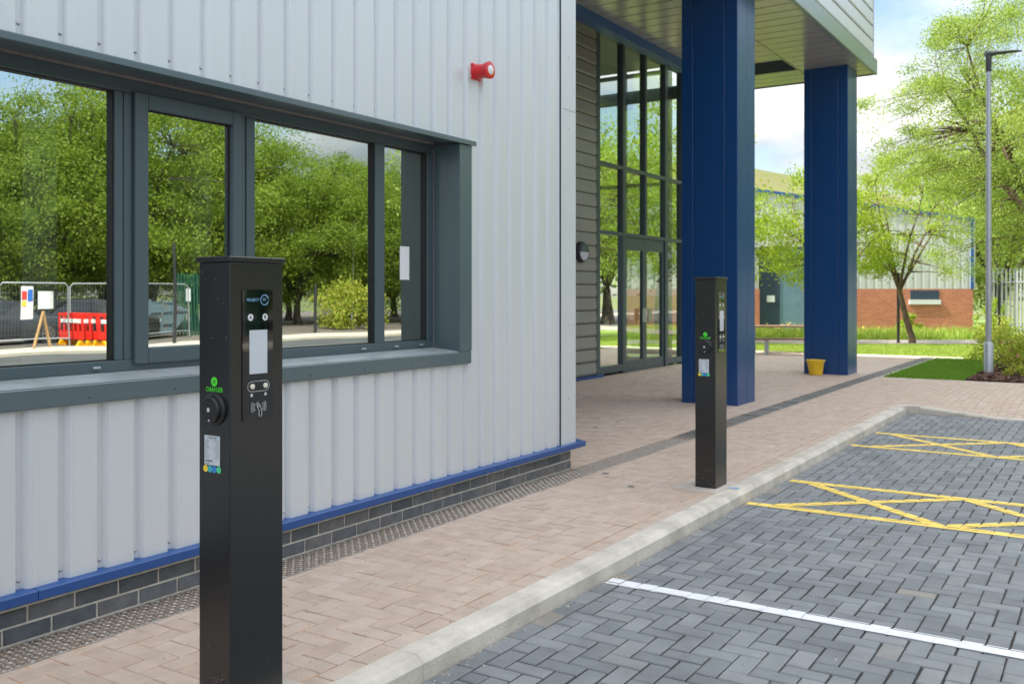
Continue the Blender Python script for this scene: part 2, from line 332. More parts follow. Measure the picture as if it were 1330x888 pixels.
# bay lines beyond the block paving
mb = MB()
for k in range(-6, 14): mb.add([(14.5,k*2.7,0),(19.4,k*2.7,0),(19.4,k*2.7+.1,0),(14.5,k*2.7+.1,0)], [(0,1,2,3)])
mb.add([(14.4,-20,0),(14.5,-20,0),(14.5,40,0),(14.4,40,0)], [(0,1,2,3)])
struct(mb.build('bay_lines', M['paint_white'], at=(0,0,.1)), None).location = (0,0,-.1)
# hill far behind
mb = MB(); nx = 60; vs = []; fs = []
for i in range(nx+1):
    a = i/nx; r = -260+a*420
    top = 43-9*max(0, min(1, (r-70)/45))**1.2 - 26*max(0, min(1, (r-120)/80)) + 1.2*noise.noise((r*.03, 2, 0)) - 20*max(0, (-r-60)/200)
    for j, (dd, hh) in enumerate(((230, 0), (262, .55), (300, 1.0), (420, 1.02), (600, .9))):
        x, y = Q(dd, r*dd/300); vs.append((x, y, -.2+top*hh))
for i in range(nx):
    for j in range(4):
        k = i*5+j; fs.append((k, k+5, k+6, k+1))
mb.add(vs, fs); struct(mb.build('hill', M['hill'], smooth=True))

# ------------------------------------------------------------------ block paving as real blocks
def pz(x, y):            # pavement level: falls to the car park at the dropped kerb
    if x < 1.7 or y < 13.6: return 0.0
    a = max(0, min(1, (x-1.72)/.9)); b = max(0, 1-(y-13.7)/1.3)
    return -.095*a*b*b*(3-2*b) if b > 0 else 0.0
def clampb(b, reg):
    x0, x1, y0, y1 = b; X0, X1, Y0, Y1 = reg
    x0 = max(x0, X0); x1 = min(x1, X1); y0 = max(y0, Y0); y1 = min(y1, Y1)
    if x1-x0 < .012 or y1-y0 < .012: return None
    return x0, x1, y0, y1
def herring(reg, ox=0, oy=0):
    X0, X1, Y0, Y1 = reg; res = []
    i0 = int((X0-ox)/.1)-3; i1 = int((X1-ox)/.1)+3; j0 = int((Y0-oy)/.1)-3; j1 = int((Y1-oy)/.1)+3
    for i in range(i0, i1):
        for j in range(j0, j1):
            k = (i-j) % 4
            if k == 0: b = (ox+i*.1, ox+(i+2)*.1, oy+j*.1, oy+(j+1)*.1)
            elif k == 2: b = (ox+i*.1, ox+(i+1)*.1, oy+(j-1)*.1, oy+(j+1)*.1)
            else: continue
            b = clampb(b, reg)
            if b: res.append(b)
    return res
def blocks(mb, lst, zf, gap=.0022, bev=.004, dep=.006, jz=.0012, rlo=0, rhi=1, warmprob=0, wander=0):
    for (x0, x1, y0, y1) in lst:
        h = random.uniform(-jz, jz); tx = random.uniform(-jz, jz); ty = random.uniform(-jz, jz); r = random.random()
        if rhi < 1 and random.random() > warmprob: r *= rhi
        if wander:
            dx = wander*noise.noise((x0*1.3, y0*1.3, 1)); dy = wander*noise.noise((x0*1.3, y0*1.3, 9)); x0 += dx; x1 += dx; y0 += dy; y1 += dy
        g = gap*random.uniform(.6, 1.5); a = (x0+g, x1-g, y0+g, y1-g); c = (a[0]+bev, a[1]-bev, a[2]+bev, a[3]-bev)
        zz = lambda x, y, e: zf(x, y)+e+h+tx*(1 if x > (x0+x1)/2 else -1)+ty*(1 if y > (y0+y1)/2 else -1)
        o = [(a[0],a[2]),(a[1],a[2]),(a[1],a[3]),(a[0],a[3])]; t = [(c[0],c[2]),(c[1],c[2]),(c[1],c[3]),(c[0],c[3])]
        vs = [(x, y, zz(x, y, -dep-.006)) for x, y in o]+[(x, y, zz(x, y, -bev*.7)) for x, y in o]+[(x, y, zz(x, y, 0)) for x, y in t]
        mb.add(vs, [(8,9,10,11)]+[(i, (i+1)%4, (i+1)%4+4, i+4) for i in range(4)]+[(i+4, (i+1)%4+4, (i+1)%4+8, i+8) for i in range(4)], r)
flat = lambda x, y: 0.0
# pavement
pv = MB()
blocks(pv, herring((.255,1.31,.9,13.5), .005, .03), flat, jz=.0014, wander=.004)
blocks(pv, herring((-4.0,0,7.1,13.5), .005, .03), flat, wander=.004)
blocks(pv, herring((-4.0,0,13.5,24.2), .005, .03), flat, bev=.003)
blocks(pv, herring((.255,8.0,13.75,17.93), .005, .03), pz, bev=.003)
blocks(pv, herring((.255,1.31,13.5,13.75), .005, .03), flat)
blocks(pv, [(1.31, 1.41, .9+k*.2, 1.1+k*.2) for k in range(64)], flat)
blocks(pv, [(.255+k*.2, .455+k*.2, 17.93, 18.02) for k in range(38)], flat)
blocks(pv, [(1.41, 8.0, 13.71, 13.75)] if False else [(1.5+k*.2, 1.7+k*.2, 13.7, 13.75) for k in range(32)], pz)
struct(pv.build('pavement', M['paver_pink'], at=(0,0,0)))
mb = MB(); mb.add([(x, y, -.0045) for x, y in ((-4,.5),(1.42,.5),(1.42,13.7),(-4,13.7))], [(0,1,2,3)])
g = [(x, y) for x in (1.42,1.72,2.0,2.3,2.62,8.0) for y in (13.7,14,14.35,14.7,15,18.02)]
mb.add([(x, y, pz(x, y)-.0075+.002) for x, y in g], [(i*6+j, (i+1)*6+j, (i+1)*6+j+1, i*6+j+1) for i in range(5) for j in range(5)])
mb.add([(x, y, -.0045) for x, y in ((-4,13.7),(1.42,13.7),(1.42,18.02),(-4,18.02))], [(0,1,2,3)])
mb.add([(x, y, -.0045) for x, y in ((-4,18.02),(.25,18.02),(.25,24.25),(-4,24.25))], [(0,1,2,3)])
struct(mb.build('pavement_bed', M['bed_sand']))
# path edging beyond
mb = MB()
for k in range(14): mb.box(-12+k*.92, -12+k*.92+.915, 24.25, 24.4, -.1, .012)
for k in range(7): mb.box(.27, .31, 18.1+k*.9, 18.1+k*.9+.89, -.1, .004)
struct(mb.build('path_edging', M['kerb'], bevel=.006))
# dark strip continuing the drain
st = MB(); blocks(st, [(0.0, .25, 9.3+k*.1, 9.4+k*.1) for k in range(149)], flat, bev=.003, gap=.0015)
struct(st.build('paver_strip', M['paver_strip']))
# parking bay
PK = -.1
pk = MB(); reg = (1.655,6.9,.5,13.5)
PB = []
for (x0, x1, y0, y1) in herring(reg, .055, .075):
    dx = .006*noise.noise((x0*1.3, y0*1.3, 1)); dy = .006*noise.noise((x0*1.3, y0*1.3, 9)); PB.append((x0+dx, x1+dx, y0+dy, y1+dy))
EDGE = [(1.555, 1.655, .5+k*.2, .7+k*.2) for k in range(65)]
blocks(pk, PB, lambda x, y: PK, gap=.0042, bev=.0065, dep=.010, jz=.0007, rhi=.93, warmprob=.05)
blocks(pk, EDGE, lambda x, y: PK, gap=.003, bev=.004)
struct(pk.build('parking_bay', M['paver_grey']))
sheet('parking_bed', [(1.5,.5),(6.9,.5),(6.9,13.6),(1.5,13.6)], PK-.0105, M['bed_dark'])
# painted lines, cut to the block tops
def clip(poly, quad):
    for i in range(4):
        a = quad[i]; b = quad[(i+1)%4]; nx_, ny_ = -(b[1]-a[1]), b[0]-a[0]; outp = []
        for j in range(len(poly)):
            p = poly[j]; q = poly[(j+1)%len(poly)]
            dp = (p[0]-a[0])*nx_+(p[1]-a[1])*ny_; dq = (q[0]-a[0])*nx_+(q[1]-a[1])*ny_
            if dp >= 0: outp.append(p)
            if (dp >= 0) != (dq >= 0):
                t = dp/(dp-dq); outp.append((p[0]+(q[0]-p[0])*t, p[1]+(q[1]-p[1])*t))
        poly = outp
        if len(poly) < 3: return []
    return poly
def paint(name, segs, m, label):
    mb = MB(); lvl = .0022
    for si, (p, q, wd) in enumerate(segs):
        dx, dy = q[0]-p[0], q[1]-p[1]; L = math.hypot(dx, dy); nx_, ny_ = -dy/L*wd/2, dx/L*wd/2
        quad = [(p[0]-nx_, p[1]-ny_), (q[0]-nx_, q[1]-ny_), (q[0]+nx_, q[1]+ny_), (p[0]+nx_, p[1]+ny_)]
        bb = (min(c[0] for c in quad), max(c[0] for c in quad), min(c[1] for c in quad), max(c[1] for c in quad))
        for (x0, x1, y0, y1) in PB+EDGE:
            if x1 < bb[0] or x0 > bb[1] or y1 < bb[2] or y0 > bb[3]: continue
            e = .006; pl = clip([(x0+e,y0+e),(x1-e,y0+e),(x1-e,y1-e),(x0+e,y1-e)], quad)
            if pl: mb.add([(x, y, PK+.0026+.0003*si) for x, y in pl], [tuple(range(len(pl)))])
    # thin paint bridging the joints
    for si, (p, q, wd) in enumerate(segs):
        dx, dy = q[0]-p[0], q[1]-p[1]; L = math.hypot(dx, dy); nx_, ny_ = -dy/L*(wd/2-.007), dx/L*(wd/2-.007)
        mb.add([(p[0]-nx_,p[1]-ny_,PK-.0012-.0002*si),(q[0]-nx_,q[1]-ny_,PK-.0012-.0002*si),(q[0]+nx_,q[1]+ny_,PK-.0012-.0002*si),(p[0]+nx_,p[1]+ny_,PK-.0012-.0002*si)], [(0,1,2,3)])
    return struct(mb.build(name, m), label)
paint('white_bay_line', [((1.57,4.722),(6.6,4.77),.105)], M['paint_white'], None)
def hatch(y0, y1, seed):
    s = [((1.57,y0),(6.6,y0+.02),.10), ((1.59,y1),(6.6,y1+.02),.10)]
    x = 1.78
    while x < 6.3:
        s += [((x,y1-.03),(x+1.13,y0+.03),.095), ((x,y0+.03),(x+1.13,y1-.03),.095)]; x += 1.2
    return s
paint('yellow_hatching', hatch(7.055,8.10,0), M['paint_yellow'], None)
paint('yellow_hatching', hatch(10.35,11.42,1), M['paint_yellow'], None)

# ------------------------------------------------------------------ kerb
kb = MB()
prof = [(1.415,-.25),(1.555,-.25),(1.55,-.03),(1.527,-.006),(1.515,.002),(1.415,.002)]
y = 2.165-.915*2
while y < 13.4:
    y2 = min(y+.912, 13.42); kb.prism(prof, 1, y+.0007, y2-.0007+.003); y += .915
# angle stone and end kerb, then the dropper falling away and the flush kerb
kb.prism([(1.415,13.422),(1.555,13.422),(1.555,13.555),(1.70,13.555),(1.70,13.695),(1.415,13.695)], 2, -.25, .002)
def dropseg(x0, z0, x1, z1):
    vs = []
    for x, zt in ((x0, z0), (x1, z1)): vs += [(x,13.557,-.25),(x,13.697,-.25),(x,13.697,zt),(x,13.575,zt),(x,13.557,zt-.02)]
    kb.add(vs, [(0,1,2,3,4)[::-1],(5,6,7,8,9)]+[(i,(i+1)%5,(i+1)%5+5,i+5) for i in range(5)])
dropseg(1.703,.002,2.61,-.092)
x = 2.613
while x < 7: dropseg(x,-.092,x+.91,-.092); x += .915
struct(kb.build('kerb', M['kerb'], bevel=.0022))
# paving level end strip between kerb and blocks near the corner
# ------------------------------------------------------------------ drain channel: tread-plate covers
gr = MB()
y = .6
while y < 9.25:
    gr.cur = 0; gr.prism([(.006,y+.001),(.244,y+.001),(.244,min(y+.5,9.28)-.001),(.006,min(y+.5,9.28)-.001)], 2, -.03, -.0035); y += .5
gr.cur = 1; k = 0; P_ = .030
for i in range(int(8.6/P_)):
    for j in range(8):
        cx = .022+j*P_+random.uniform(-.001,.001); cy = .62+i*P_; s_ = 1 if (i+j) % 2 else -1
        if cy > 9.26: continue
        d = Vector((1, s_*.9)).normalized(); a_ = .0155; b_ = .0052; nn = Vector((-d.y, d.x))
        pts = [Vector((cx,cy))+d*a_, Vector((cx,cy))+nn*b_, Vector((cx,cy))-d*a_, Vector((cx,cy))-nn*b_]
        gr.add([(p.x,p.y,-.0033) for p in pts]+[(cx,cy,.0025)], [(0,1,4),(1,2,4),(2,3,4),(3,0,4)])
o = gr.build('drain_channel', [M['grate_lo'], M['grate']]); struct(o)
fr_ = MB(); fr_.box(.245,.254,.5,18,-.05,.001); fr_.box(-.001,.005,.5,7.08,-.05,.001)
struct(fr_.build('drain_edge', M['grate']))

# ================================================================== OFFICE BUILDING
B = thing('office_building', 'pale grey metal clad office with blue columns, canopy and long grey window', 'building', (0,0,0))
PIT = .19; CX_, VX_ = .045, .019
def cladpanel(mb, ya, yb, z0, z1):
    pts = []; k0 = int((ya-2.212)/PIT)-2; k1 = int((yb-2.212)/PIT)+2
    for k in range(k0, k1+1):
        e = 2.212+PIT*k      # crown end / valley start
        pts += [(e, CX_), (e+.016, VX_), (e+.038, VX_), (e+.060, CX_), (e+.060+.012, CX_), (e+.060+.016, CX_+.0012),(e+.060+.03, CX_+.0012),(e+.060+.034, CX_)]
    P2 = [(y, x) for y, x in pts if ya < y < yb]
    def at(yv):
        for (a, xa), (b, xb) in zip(pts, pts[1:]):
            if a <= yv <= b: return xa+(xb-xa)*(yv-a)/(b-a)
        return CX_
    P2 = [(ya, at(ya))]+P2+[(yb, at(yb))]
    vs = []
    for y, x in P2: vs += [(x, y, z0), (x, y, z1), (x-.003, y, z0), (x-.003, y, z1)]
    fs = []
    for i in range(len(P2)-1):
        a = 4*i; b = a+4; fs += [(a,b,b+1,a+1), (a+2,a+3,b+3,b+2), (a,a+2,b+2,b), (a+1,b+1,b+3,a+3)]
    mb.add(vs, fs)
def screw(mb, x, y, z, r=.0085):
    vs = []; n = 8
    for q, (rr, h) in enumerate(((r,0),(r*.85,r*.5),(r*.4,r*.85))):
        for k in range(n): a = 2*math.pi*k/n; vs.append((x+h, y+math.cos(a)*rr, z+math.sin(a)*rr))
    vs.append((x+r, y, z))
    fs = [(i*n+k, i*n+(k+1)%n, (i+1)*n+(k+1)%n, (i+1)*n+k) for i in range(2) for k in range(n)]+[(2*n+k, 2*n+(k+1)%n, 3*n) for k in range(n)]
    mb.add(vs, fs)
WY0, WY1, WZ0, WZ1 = 1.25, 5.37, 1.095, 2.557      # window opening
HT = 9.05
mb = MB()
cladpanel(mb, -7.0, WY0, .238, HT); cladpanel(mb, WY0, WY1+.02, .238, WZ0-.03); cladpanel(mb, WY0, WY1+.02, WZ1+.01, HT); cladpanel(mb, WY1+.02, 6.90, .238, HT)
mb.cur = 1
for k in range(-20, 25):
    yy = 2.212+PIT*k+.027
    if not (-3 < yy < 6.8): continue
    screw(mb, VX_, yy, .275)
    if WY0 < yy < WY1+.1: screw(mb, VX_, yy, 2.655)
    screw(mb, VX_, yy, 4.6)
mb.build('wall_cladding', [M['clad'], M['steel']], B)
# core wall behind (leaves the opening free)
mb = MB(); mb.box(-.2,.012,-7,WY0-.02,.2,HT-.01); mb.box(-.2,.012,WY1+.03,7.06,.2,HT-.01); mb.box(-11.2,-11.1,-7,7.06,0,HT-.1); mb.box(-11.05,-.21,-7,-6.9,0,HT-.1); mb.box(-.2,.012,WY0-.02,WY1+.03,.2,WZ0-.045); mb.box(-.2,.012,WY0-.02,WY1+.03,WZ1+.03,HT-.01)
mb.box(-4.1,-.21,6.9,7.05,.2,HT-.02)
mb.build('wall', M['room'], B)
# corner trim
mb = MB(); mb.prism([(.02,6.845),(.05,6.835),(.052,6.85),(.052,7.08),(-.6,7.08),(-.6,7.062),(.02,7.062)], 2, .236, HT)
mb.cur = 1
for z in (.62,1.24,1.86,2.9,3.5,4.75,5.3): screw(mb, .052, 6.955, z, .007)
mb.cur = 2; mb.box(.0505,.0526,6.853,7.079,3.05,3.053); mb.box(.026,.0475,6.826,6.838,.238,HT-.05)
mb.build('corner_trim', [M['trim_light'], M['steel'], M['groove']], B, bevel=.0)
mb = MB(); cladr = mb; mb.box(-4.1,-.61,7.052,7.075,.24,HT-.05); mb.build('return_cladding', M['plank'], B)
# blue flashing
mb = MB()
for a, b in ((-7,.2),(.203,2.288),(2.291,5.28),(5.283,7.2)):
    mb.prism([(-.02,.245),(.047,.2375),(.083,.233),(.086,.23),(.086,.190),(.075,.186),(.075,.205),(-.02,.205)], 1, a, b)
mb.build('plinth_flashing', M['blue'], B, bevel=.0012)
# brick plinth
mb = MB(); rows = [(-.07,-.001),(.010,.0745),(.0855,.149),(.160,.2045)]
pit = .2205
for ri, (z0, z1) in enumerate(rows):
    off = (0.11 if ri % 2 else 0)+.03
    k = 0; yy = -7+off
    while yy < 7.08:
        a, b = yy+.0055, min(yy+pit-.0055, 7.08)
        if b-a > .02:
            r = random.random(); h = random.uniform(-.001,.001)
            c = .003
            x = .004+h
            mb.add([(-.05,a,z0),(-.05,b,z0),(-.05,b,z1),(-.05,a,z1),(x-c,a,z0),(x-c,b,z0),(x-c,b,z1),(x-c,a,z1),(x,a+c,z0+c),(x,b-c,z0+c),(x,b-c,z1-c),(x,a+c,z1-c)],
                   [(0,1,2,3)]+[(i,(i+1)%4,(i+1)%4+4,i+4) for i in range(4)]+[(i+4,(i+1)%4+4,(i+1)%4+8,i+8) for i in range(4)]+[(8,9,10,11)], r)
        yy += pit
for ri, (z0, z1) in enumerate(rows):     # return side
    xx = -.052-(.11 if ri % 2 else 0)
    while xx > -4: mb.box(max(xx-pit+.009,-4), xx, 7.0, 7.081, z0, z1, random.random()); xx -= pit
mb.build('brick_plinth', M['brick_dark'], B, smooth=False)
mb = MB(); mb.box(-4,-.0025,-7,7.076,-.1,.21); mb.build('mortar', M['mortar'], B)

# ------------------------------------------------------------------ the long window
FX = -.16
mb = MB()     # pressed metal surround: sill fascia, jamb, drip
mb.prism([(.018,1.006),(.066,1.006),(.070,1.010),(.070,1.090),(.066,1.095),(FX-.02,1.118),(FX-.02,1.09),(.018,1.07)], 1, 1.12, 5.512)   # bottom with sloping sill
surround = mb.build('window_surround', M['grey'], B, bevel=.0015)
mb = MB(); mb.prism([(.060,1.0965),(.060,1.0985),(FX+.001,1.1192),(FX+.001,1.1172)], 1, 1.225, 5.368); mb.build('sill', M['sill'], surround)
mb = MB()
mb.prism([(FX-.02,1.22),(.072,1.22),(.0722,1.10),(.018,1.10),(.018,1.19),(FX-.02,1.19)], 2, 1.0965, 2.5585); mb.build('jamb', M['grey'], surround, bevel=.0015)
mb = MB()
mb.prism([(FX-.02,5.370),(.072,5.370),(.0722,5.515),(.018,5.515),(.018,5.40),(FX-.02,5.40)], 2, 1.0965, 2.5585)
mb.build('jamb', M['grey'], surround, bevel=.0015)
mb = MB(); mb.prism([(.018,2.6),(.088,2.595),(.093,2.590),(.093,2.560),(.089,2.5595),(FX-.02,2.582),(FX-.02,2.61),(.018,2.63)], 1, 1.08, 5.545)
mb.build('drip_flashing', M['grey'], surround, bevel=.0015)
mb = MB()
for z0 in (1.038,):
    for k in range(9): screw(mb, .070, 1.5+k*.46+.12, z0, .007)
for z0 in (1.35,2.0,2.45): screw(mb, .072, 5.505, z0, .006)
screw(mb, .07, 5.5, 1.02, .006)
mb.build('screw_heads', M['grey_frame'], surround)
win = MB()
def fbar(mb, y0, y1, z0, z1, x0=FX-.07, x1=FX): mb.box(x0, x1, y0, y1, z0, z1)
# outer frame
fbar(win, 1.23, 5.366, 1.118, 1.175); fbar(win, 1.23, 5.366, 2.50, 2.566)
fbar(win, 5.30, 5.366, 1.1755, 2.4995); fbar(win, 1.23, 1.30, 1.1755, 2.4995)
for a, b in ((2.822,2.868),(2.873,2.918),(3.603,3.640),(3.650,3.712),(4.742,4.836)): fbar(win, a, b, 1.1755, 2.4995)
frame = win.build('window', M['grey_frame'], B, bevel=.004)
mb = MB()
for a, b in ((1.30,2.822),(3.712,4.742),(4.836,5.30)):   # black gaskets
    for (y0,y1,z0,z1) in ((a,b,1.1752,1.181),(a,b,2.494,2.4997),(a+.0003,a+.007,1.181,2.494),(b-.007,b-.0003,1.181,2.494)): mb.box(FX-.06,FX-.012,y0,y1,z0,z1)
mb.box(FX-.05,FX-.004,2.8685,2.8725,1.18,2.495); mb.box(FX-.05,FX-.006,3.6405,3.6495,1.18,2.495)
mb.build('gasket', M['seal'], frame)
# opening sash
sh = MB(); SA, SB, SZ0, SZ1 = 2.9205, 3.6015, 1.152, 2.508
xs0, xs1 = FX-.05, FX+.022
for (y0,y1,z0,z1) in ((SA,SA+.078,SZ0,SZ1),(SB-.065,SB,SZ0,SZ1),(SA+.0785,SB-.0655,SZ0,SZ0+.078),(SA+.0785,SB-.0655,SZ1-.075,SZ1)): sh.box(xs0,xs1,y0,y1,z0,z1)
sash = sh.build('sash', M['grey_frame'], frame, bevel=.005)
mb = MB(); mb.box(xs0+.01,xs0+.04,SA+.0785,SA+.087,SZ0+.079,SZ1-.076); mb.box(xs0+.01,xs0+.04,SB-.0735,SB-.0658,SZ0+.079,SZ1-.076); mb.box(xs0+.01,xs0+.04,SA+.088,SB-.0745,SZ1-.083,SZ1-.0757)
mb.build('gasket', M['seal'], frame)
for a, b, z0, z1, x in ((1.30,2.822,1.1757,2.4993,FX-.035),(3.712,4.742,1.1757,2.4993,FX-.035),(4.836,5.30,1.1757,2.4993,FX-.035),(SA+.07,SB-.06,SZ0+.07,SZ1-.07,FX-.015)):
    mb = MB(); mb.add([(x,a,z0),(x,b,z0),(x,b,z1),(x,a,z1)], [(0,1,2,3)]); mb.build('pane', M['glass'], frame)
mb = MB(); mb.box(FX-.012,FX+.004,5.3665,5.3698,1.12,2.566); mb.box(FX-.01,FX+.003,1.24,5.366,2.5662,2.582)
mb.build('mastic', M['mastic'], frame)
for yy in (2.70,4.60,4.93,5.20):
    mb = MB(); mb.box(FX+.0003,FX+.012,yy,yy+.04,1.14,1.152); mb.build('vent_cap', M['galv'], frame, bevel=.002)
# room behind the window
mb = MB()
mb.box(-7,-.205,-2,6.85,.1,.2); mb.box(-7,-.205,-2,6.85,2.75,2.85); mb.box(-7.1,-7,-2,6.85,.2,2.75); mb.box(-7,-.21,-2.1,-2,.2,2.75)
mb.build('office_room', M['room'], B)
for q in ((-.75,-.55,2.58,2.76),(-.75,-.55,3.58,3.73),(-.60,-.24,5.42,6.1)): mb = MB(); mb.box(*q,.2,2.75); mb.build('interior_pillar', M['room_pale'], B)
mb = MB(); mb.box(FX-.0345,FX-.033,5.035,5.135,1.60,1.83); mb.build('paper_notice', M['white'], B)

# ------------------------------------------------------------------ entrance facade
EX = -3.97
mb = MB(); mb.cur = 0; z = .048; 
k = 0
while z < 6.4:
    z1 = z+.231
    mb.cur = 0; mb.prism([(EX-.02,z+.016),(EX+.012,z+.016),(EX+.026,z+.05),(EX+.012,z1-.004),(EX-.02,z1-.004)], 1, 7.08, 15.055)
    mb.cur = 1; mb.box(EX-.025,EX+.004,7.08,15.06,z-.0035,z+.0155); mb.box(EX-.02,EX+.02,15.0555,15.10,z+.02,z+.055)
    z = z1
mb.build('plank_cladding', [M['plank'], M['groove']], B)
mb = MB(); mb.box(-4.3,EX-.026,7.05,15.1,0,6.6); mb.build('entrance_wall', M['room'], B)
mb = MB(); mb.box(EX-.01,EX+.07,7.085,15.27,-.01,.045); mb.build('entrance_flashing', M['blue'], B, bevel=.003)
cw = MB(); x0, x1 = EX-.13, EX
for a, b in ((15.10,15.25),(16.185,16.285),(18.16,18.30),(19.03,19.13)): cw.box(x0,x1,a,b,.0,6.33)
cw.box(x0,x1,17.18,17.265,2.671,6.249)
for z0, z1 in ((6.25,6.33),(3.86,3.93),(2.60,2.67),(.05,.17)):
    for a, b in ((15.2505,16.1845),(16.2855,18.1595),(18.3005,19.0295)):
        if z0 == .05 and a > 16.2 and a < 18: continue
        cw.box(x0+.002,x1-.003,a,b,z0,z1)
curt = cw.build('curtain_wall', M['grey_frame'], B, bevel=.003)
for a, b in ((15.25,16.185),(16.285,17.18),(17.265,18.16),(18.30,19.03)):
    for z0, z1 in ((3.93,6.25),(2.67,3.86),(.17,2.60)):
        if z1 == 2.6 and 16.2 < a < 18.2: continue
        mb = MB(); mb.add([(EX-.06,a,z0),(EX-.06,b,z0),(EX-.06,b,z1),(EX-.06,a,z1)], [(0,1,2,3)]); mb.build('pane', M['glass2'], curt)
# double door
for a, b, hs in ((16.29,17.215,1),(17.22,18.155,-1)):
    mb = MB(); xa, xb = EX-.10, EX-.03; z0, z1 = .02, 2.595
    s0 = .085
    mb.box(xa,xb,a,a+s0,z0,z1); mb.box(xa,xb,b-s0,b,z0,z1); mb.box(xa,xb,a+s0+.0005,b-s0-.0005,z0,z0+.2); mb.box(xa,xb,a+s0+.0005,b-s0-.0005,z1-.24,z1)
    d = mb.build('door', M['grey_frame'], B, bevel=.003)
    mb = MB(); mb.add([(EX-.065,a+s0,z0+.2),(EX-.065,b-s0,z0+.2),(EX-.065,b-s0,z1-.24),(EX-.065,a+s0,z1-.24)], [(0,1,2,3)]); mb.build('pane', M['glass2'], d)
    mb = MB(); yc = (b-.12) if hs > 0 else (a+.12)
    mb.box(EX+.012,EX+.032,yc-.09,yc+.09,.95,1.22); mb.box(EX-.03,EX+.012,yc-.02,yc+.02,.98,1.0); mb.box(EX-.03,EX+.012,yc-.02,yc+.02,1.17,1.19)
    mb.build('handle', M['steel'] if hs < 0 else M['galv'], d, bevel=.002)
mb = MB(); mb.box(EX-.2,EX+.03,16.29,18.155,-.01,.015); mb.build('threshold', M['steel'], B)
# lobby
mb = MB(); mb.box(-11,EX-.2,7.1,19.1,-.02,.01); mb.build('lobby_floor', M['lobby_floor'], B)
mb = MB()
mb.box(-11.1,-11,7.1,10,0,6.6); mb.box(-11.1,-11,10,19,3.4,4.2); mb.box(-11.1,-11,10,19,5.4,6.6)
for yy in (10.0,11.6,13.2,14.8,16.4,18.0): mb.box(-11.1,-11,yy,yy+.6,0,6.6)
mb.box(-11,-4.3,7.06,7.2,0,6.6)
mb.box(-11,-4.14,7.2,19.1,6.45,6.6)
mb.box(-6.2,-5.9,15.3,15.6,0,6.45)
mb.build('lobby_wall', M['lobby_wall'], B)
mb = MB()
for xx in (-10.9,-9.8,-8.7,-7.6,-6.5,-5.4,-4.32): mb.box(xx,xx+.09,19.0,19.12,0,6.44)
for zz in (.03,2.6,3.86,6.3): mb.box(-10.81,-4.23,19.01,19.11,zz,zz+.08)
bw = mb.build('end_glazing', M['grey_frame'], B)
mb = MB(); mb.add([(-10.9,19.06,.1),(-4.25,19.06,.1),(-4.25,19.06,6.3),(-10.9,19.06,6.3)], [(0,1,2,3)]); mb.build('pane', M['glass2'], bw)
mb = MB(); mb.box(-5.0,-4.3,14.9,15.5,.01,.5); mb.build('radiator_box', M['white'], B, bevel=.01)
mb = MB(); mb.box(-4.6,-4.58,15.35,15.6,3.0,3.14); mb.build('exit_sign', M['exit'], B)

# ------------------------------------------------------------------ canopy
SZ = 5.75
mb = MB(); y = 7.09
while y < 19.1:
    b = min(y+.352, 19.12); mb.cur = 0
    q_ = [(y+.017,SZ+.03),(y+.019,SZ),(b-.013,SZ),(b-.011,SZ+.03)]; mb.prism(q_, 0, -2.71, -1.178); mb.prism(q_, 0, -1.160, -.062)
    y += .352
mb.cur = 1; mb.box(-2.71,-.06,7.09,19.12,SZ+.031,SZ+.06)
mb.build('soffit', [M['soffit'], M['groove']], B)
mb = MB(); mb.box(-2.35,-1.2,17.05,17.93,SZ-.006,SZ+.01); mb.build('soffit_hatch', M['hatch'], B)
mb = MB(); mb.box(-2.9,-2.712,7.09,19.12,5.60,SZ+.06); mb.build('canopy_beam', M['blue'], B, bevel=.004)
mb = MB(); y = 7.09
while y < 19.1: mb.box(EX-.13,-2.9,y+.004,min(y+.35,19.12),6.36,6.40); y += .352
mb.build('inner_soffit', M['soffit'], B)
mb = MB(); mb.box(-2.9,-2.86,7.09,19.12,SZ+.061,6.40); mb.build('bulkhead_panel', M['plank'], B)
mb = MB(); mb.prism([(-.06,5.742),(-.05,5.735),(0.0,5.735),(.012,5.745),(.012,6.02),(-.03,6.03),(-.06,6.03)], 1, 6.9 if False else 7.09, 19.16)
mb.box(-11.2,-.061,19.125,19.158,5.735,6.02)
mb.build('canopy_fascia', M['fascia'], B, bevel=.003)
mb = MB(); z = 6.035
while z < 9.0:
    mb.cur = 0; mb.prism([(-.12,z+.03),(-.02,z+.03),(-.008,z+.05),(-.012,z+.275),(-.03,z+.279),(-.12,z+.279)], 1, 7.1, 18.88)
    mb.cur = 1; mb.box(-.12,-.045,7.1,18.9,z-.0005,z+.03); z += .28
mb.build('upper_cladding', [M['clad'], M['groove']], B)
mb = MB(); mb.prism([(-.15,18.885),(.0,18.885),(.0,18.93),(-.10,18.93),(-.10,19.12),(-.15,19.12)], 2, 6.035, 9.05); mb.build('upper_corner_trim', M['trim_light'], B)
mb = MB(); mb.box(-11.2,-.16,7.1,19.1,6.61,9.0); mb.box(-11.2,-.24,-7,7.04,8.8,HT-.02); mb.build('roof', M['roof'], B)
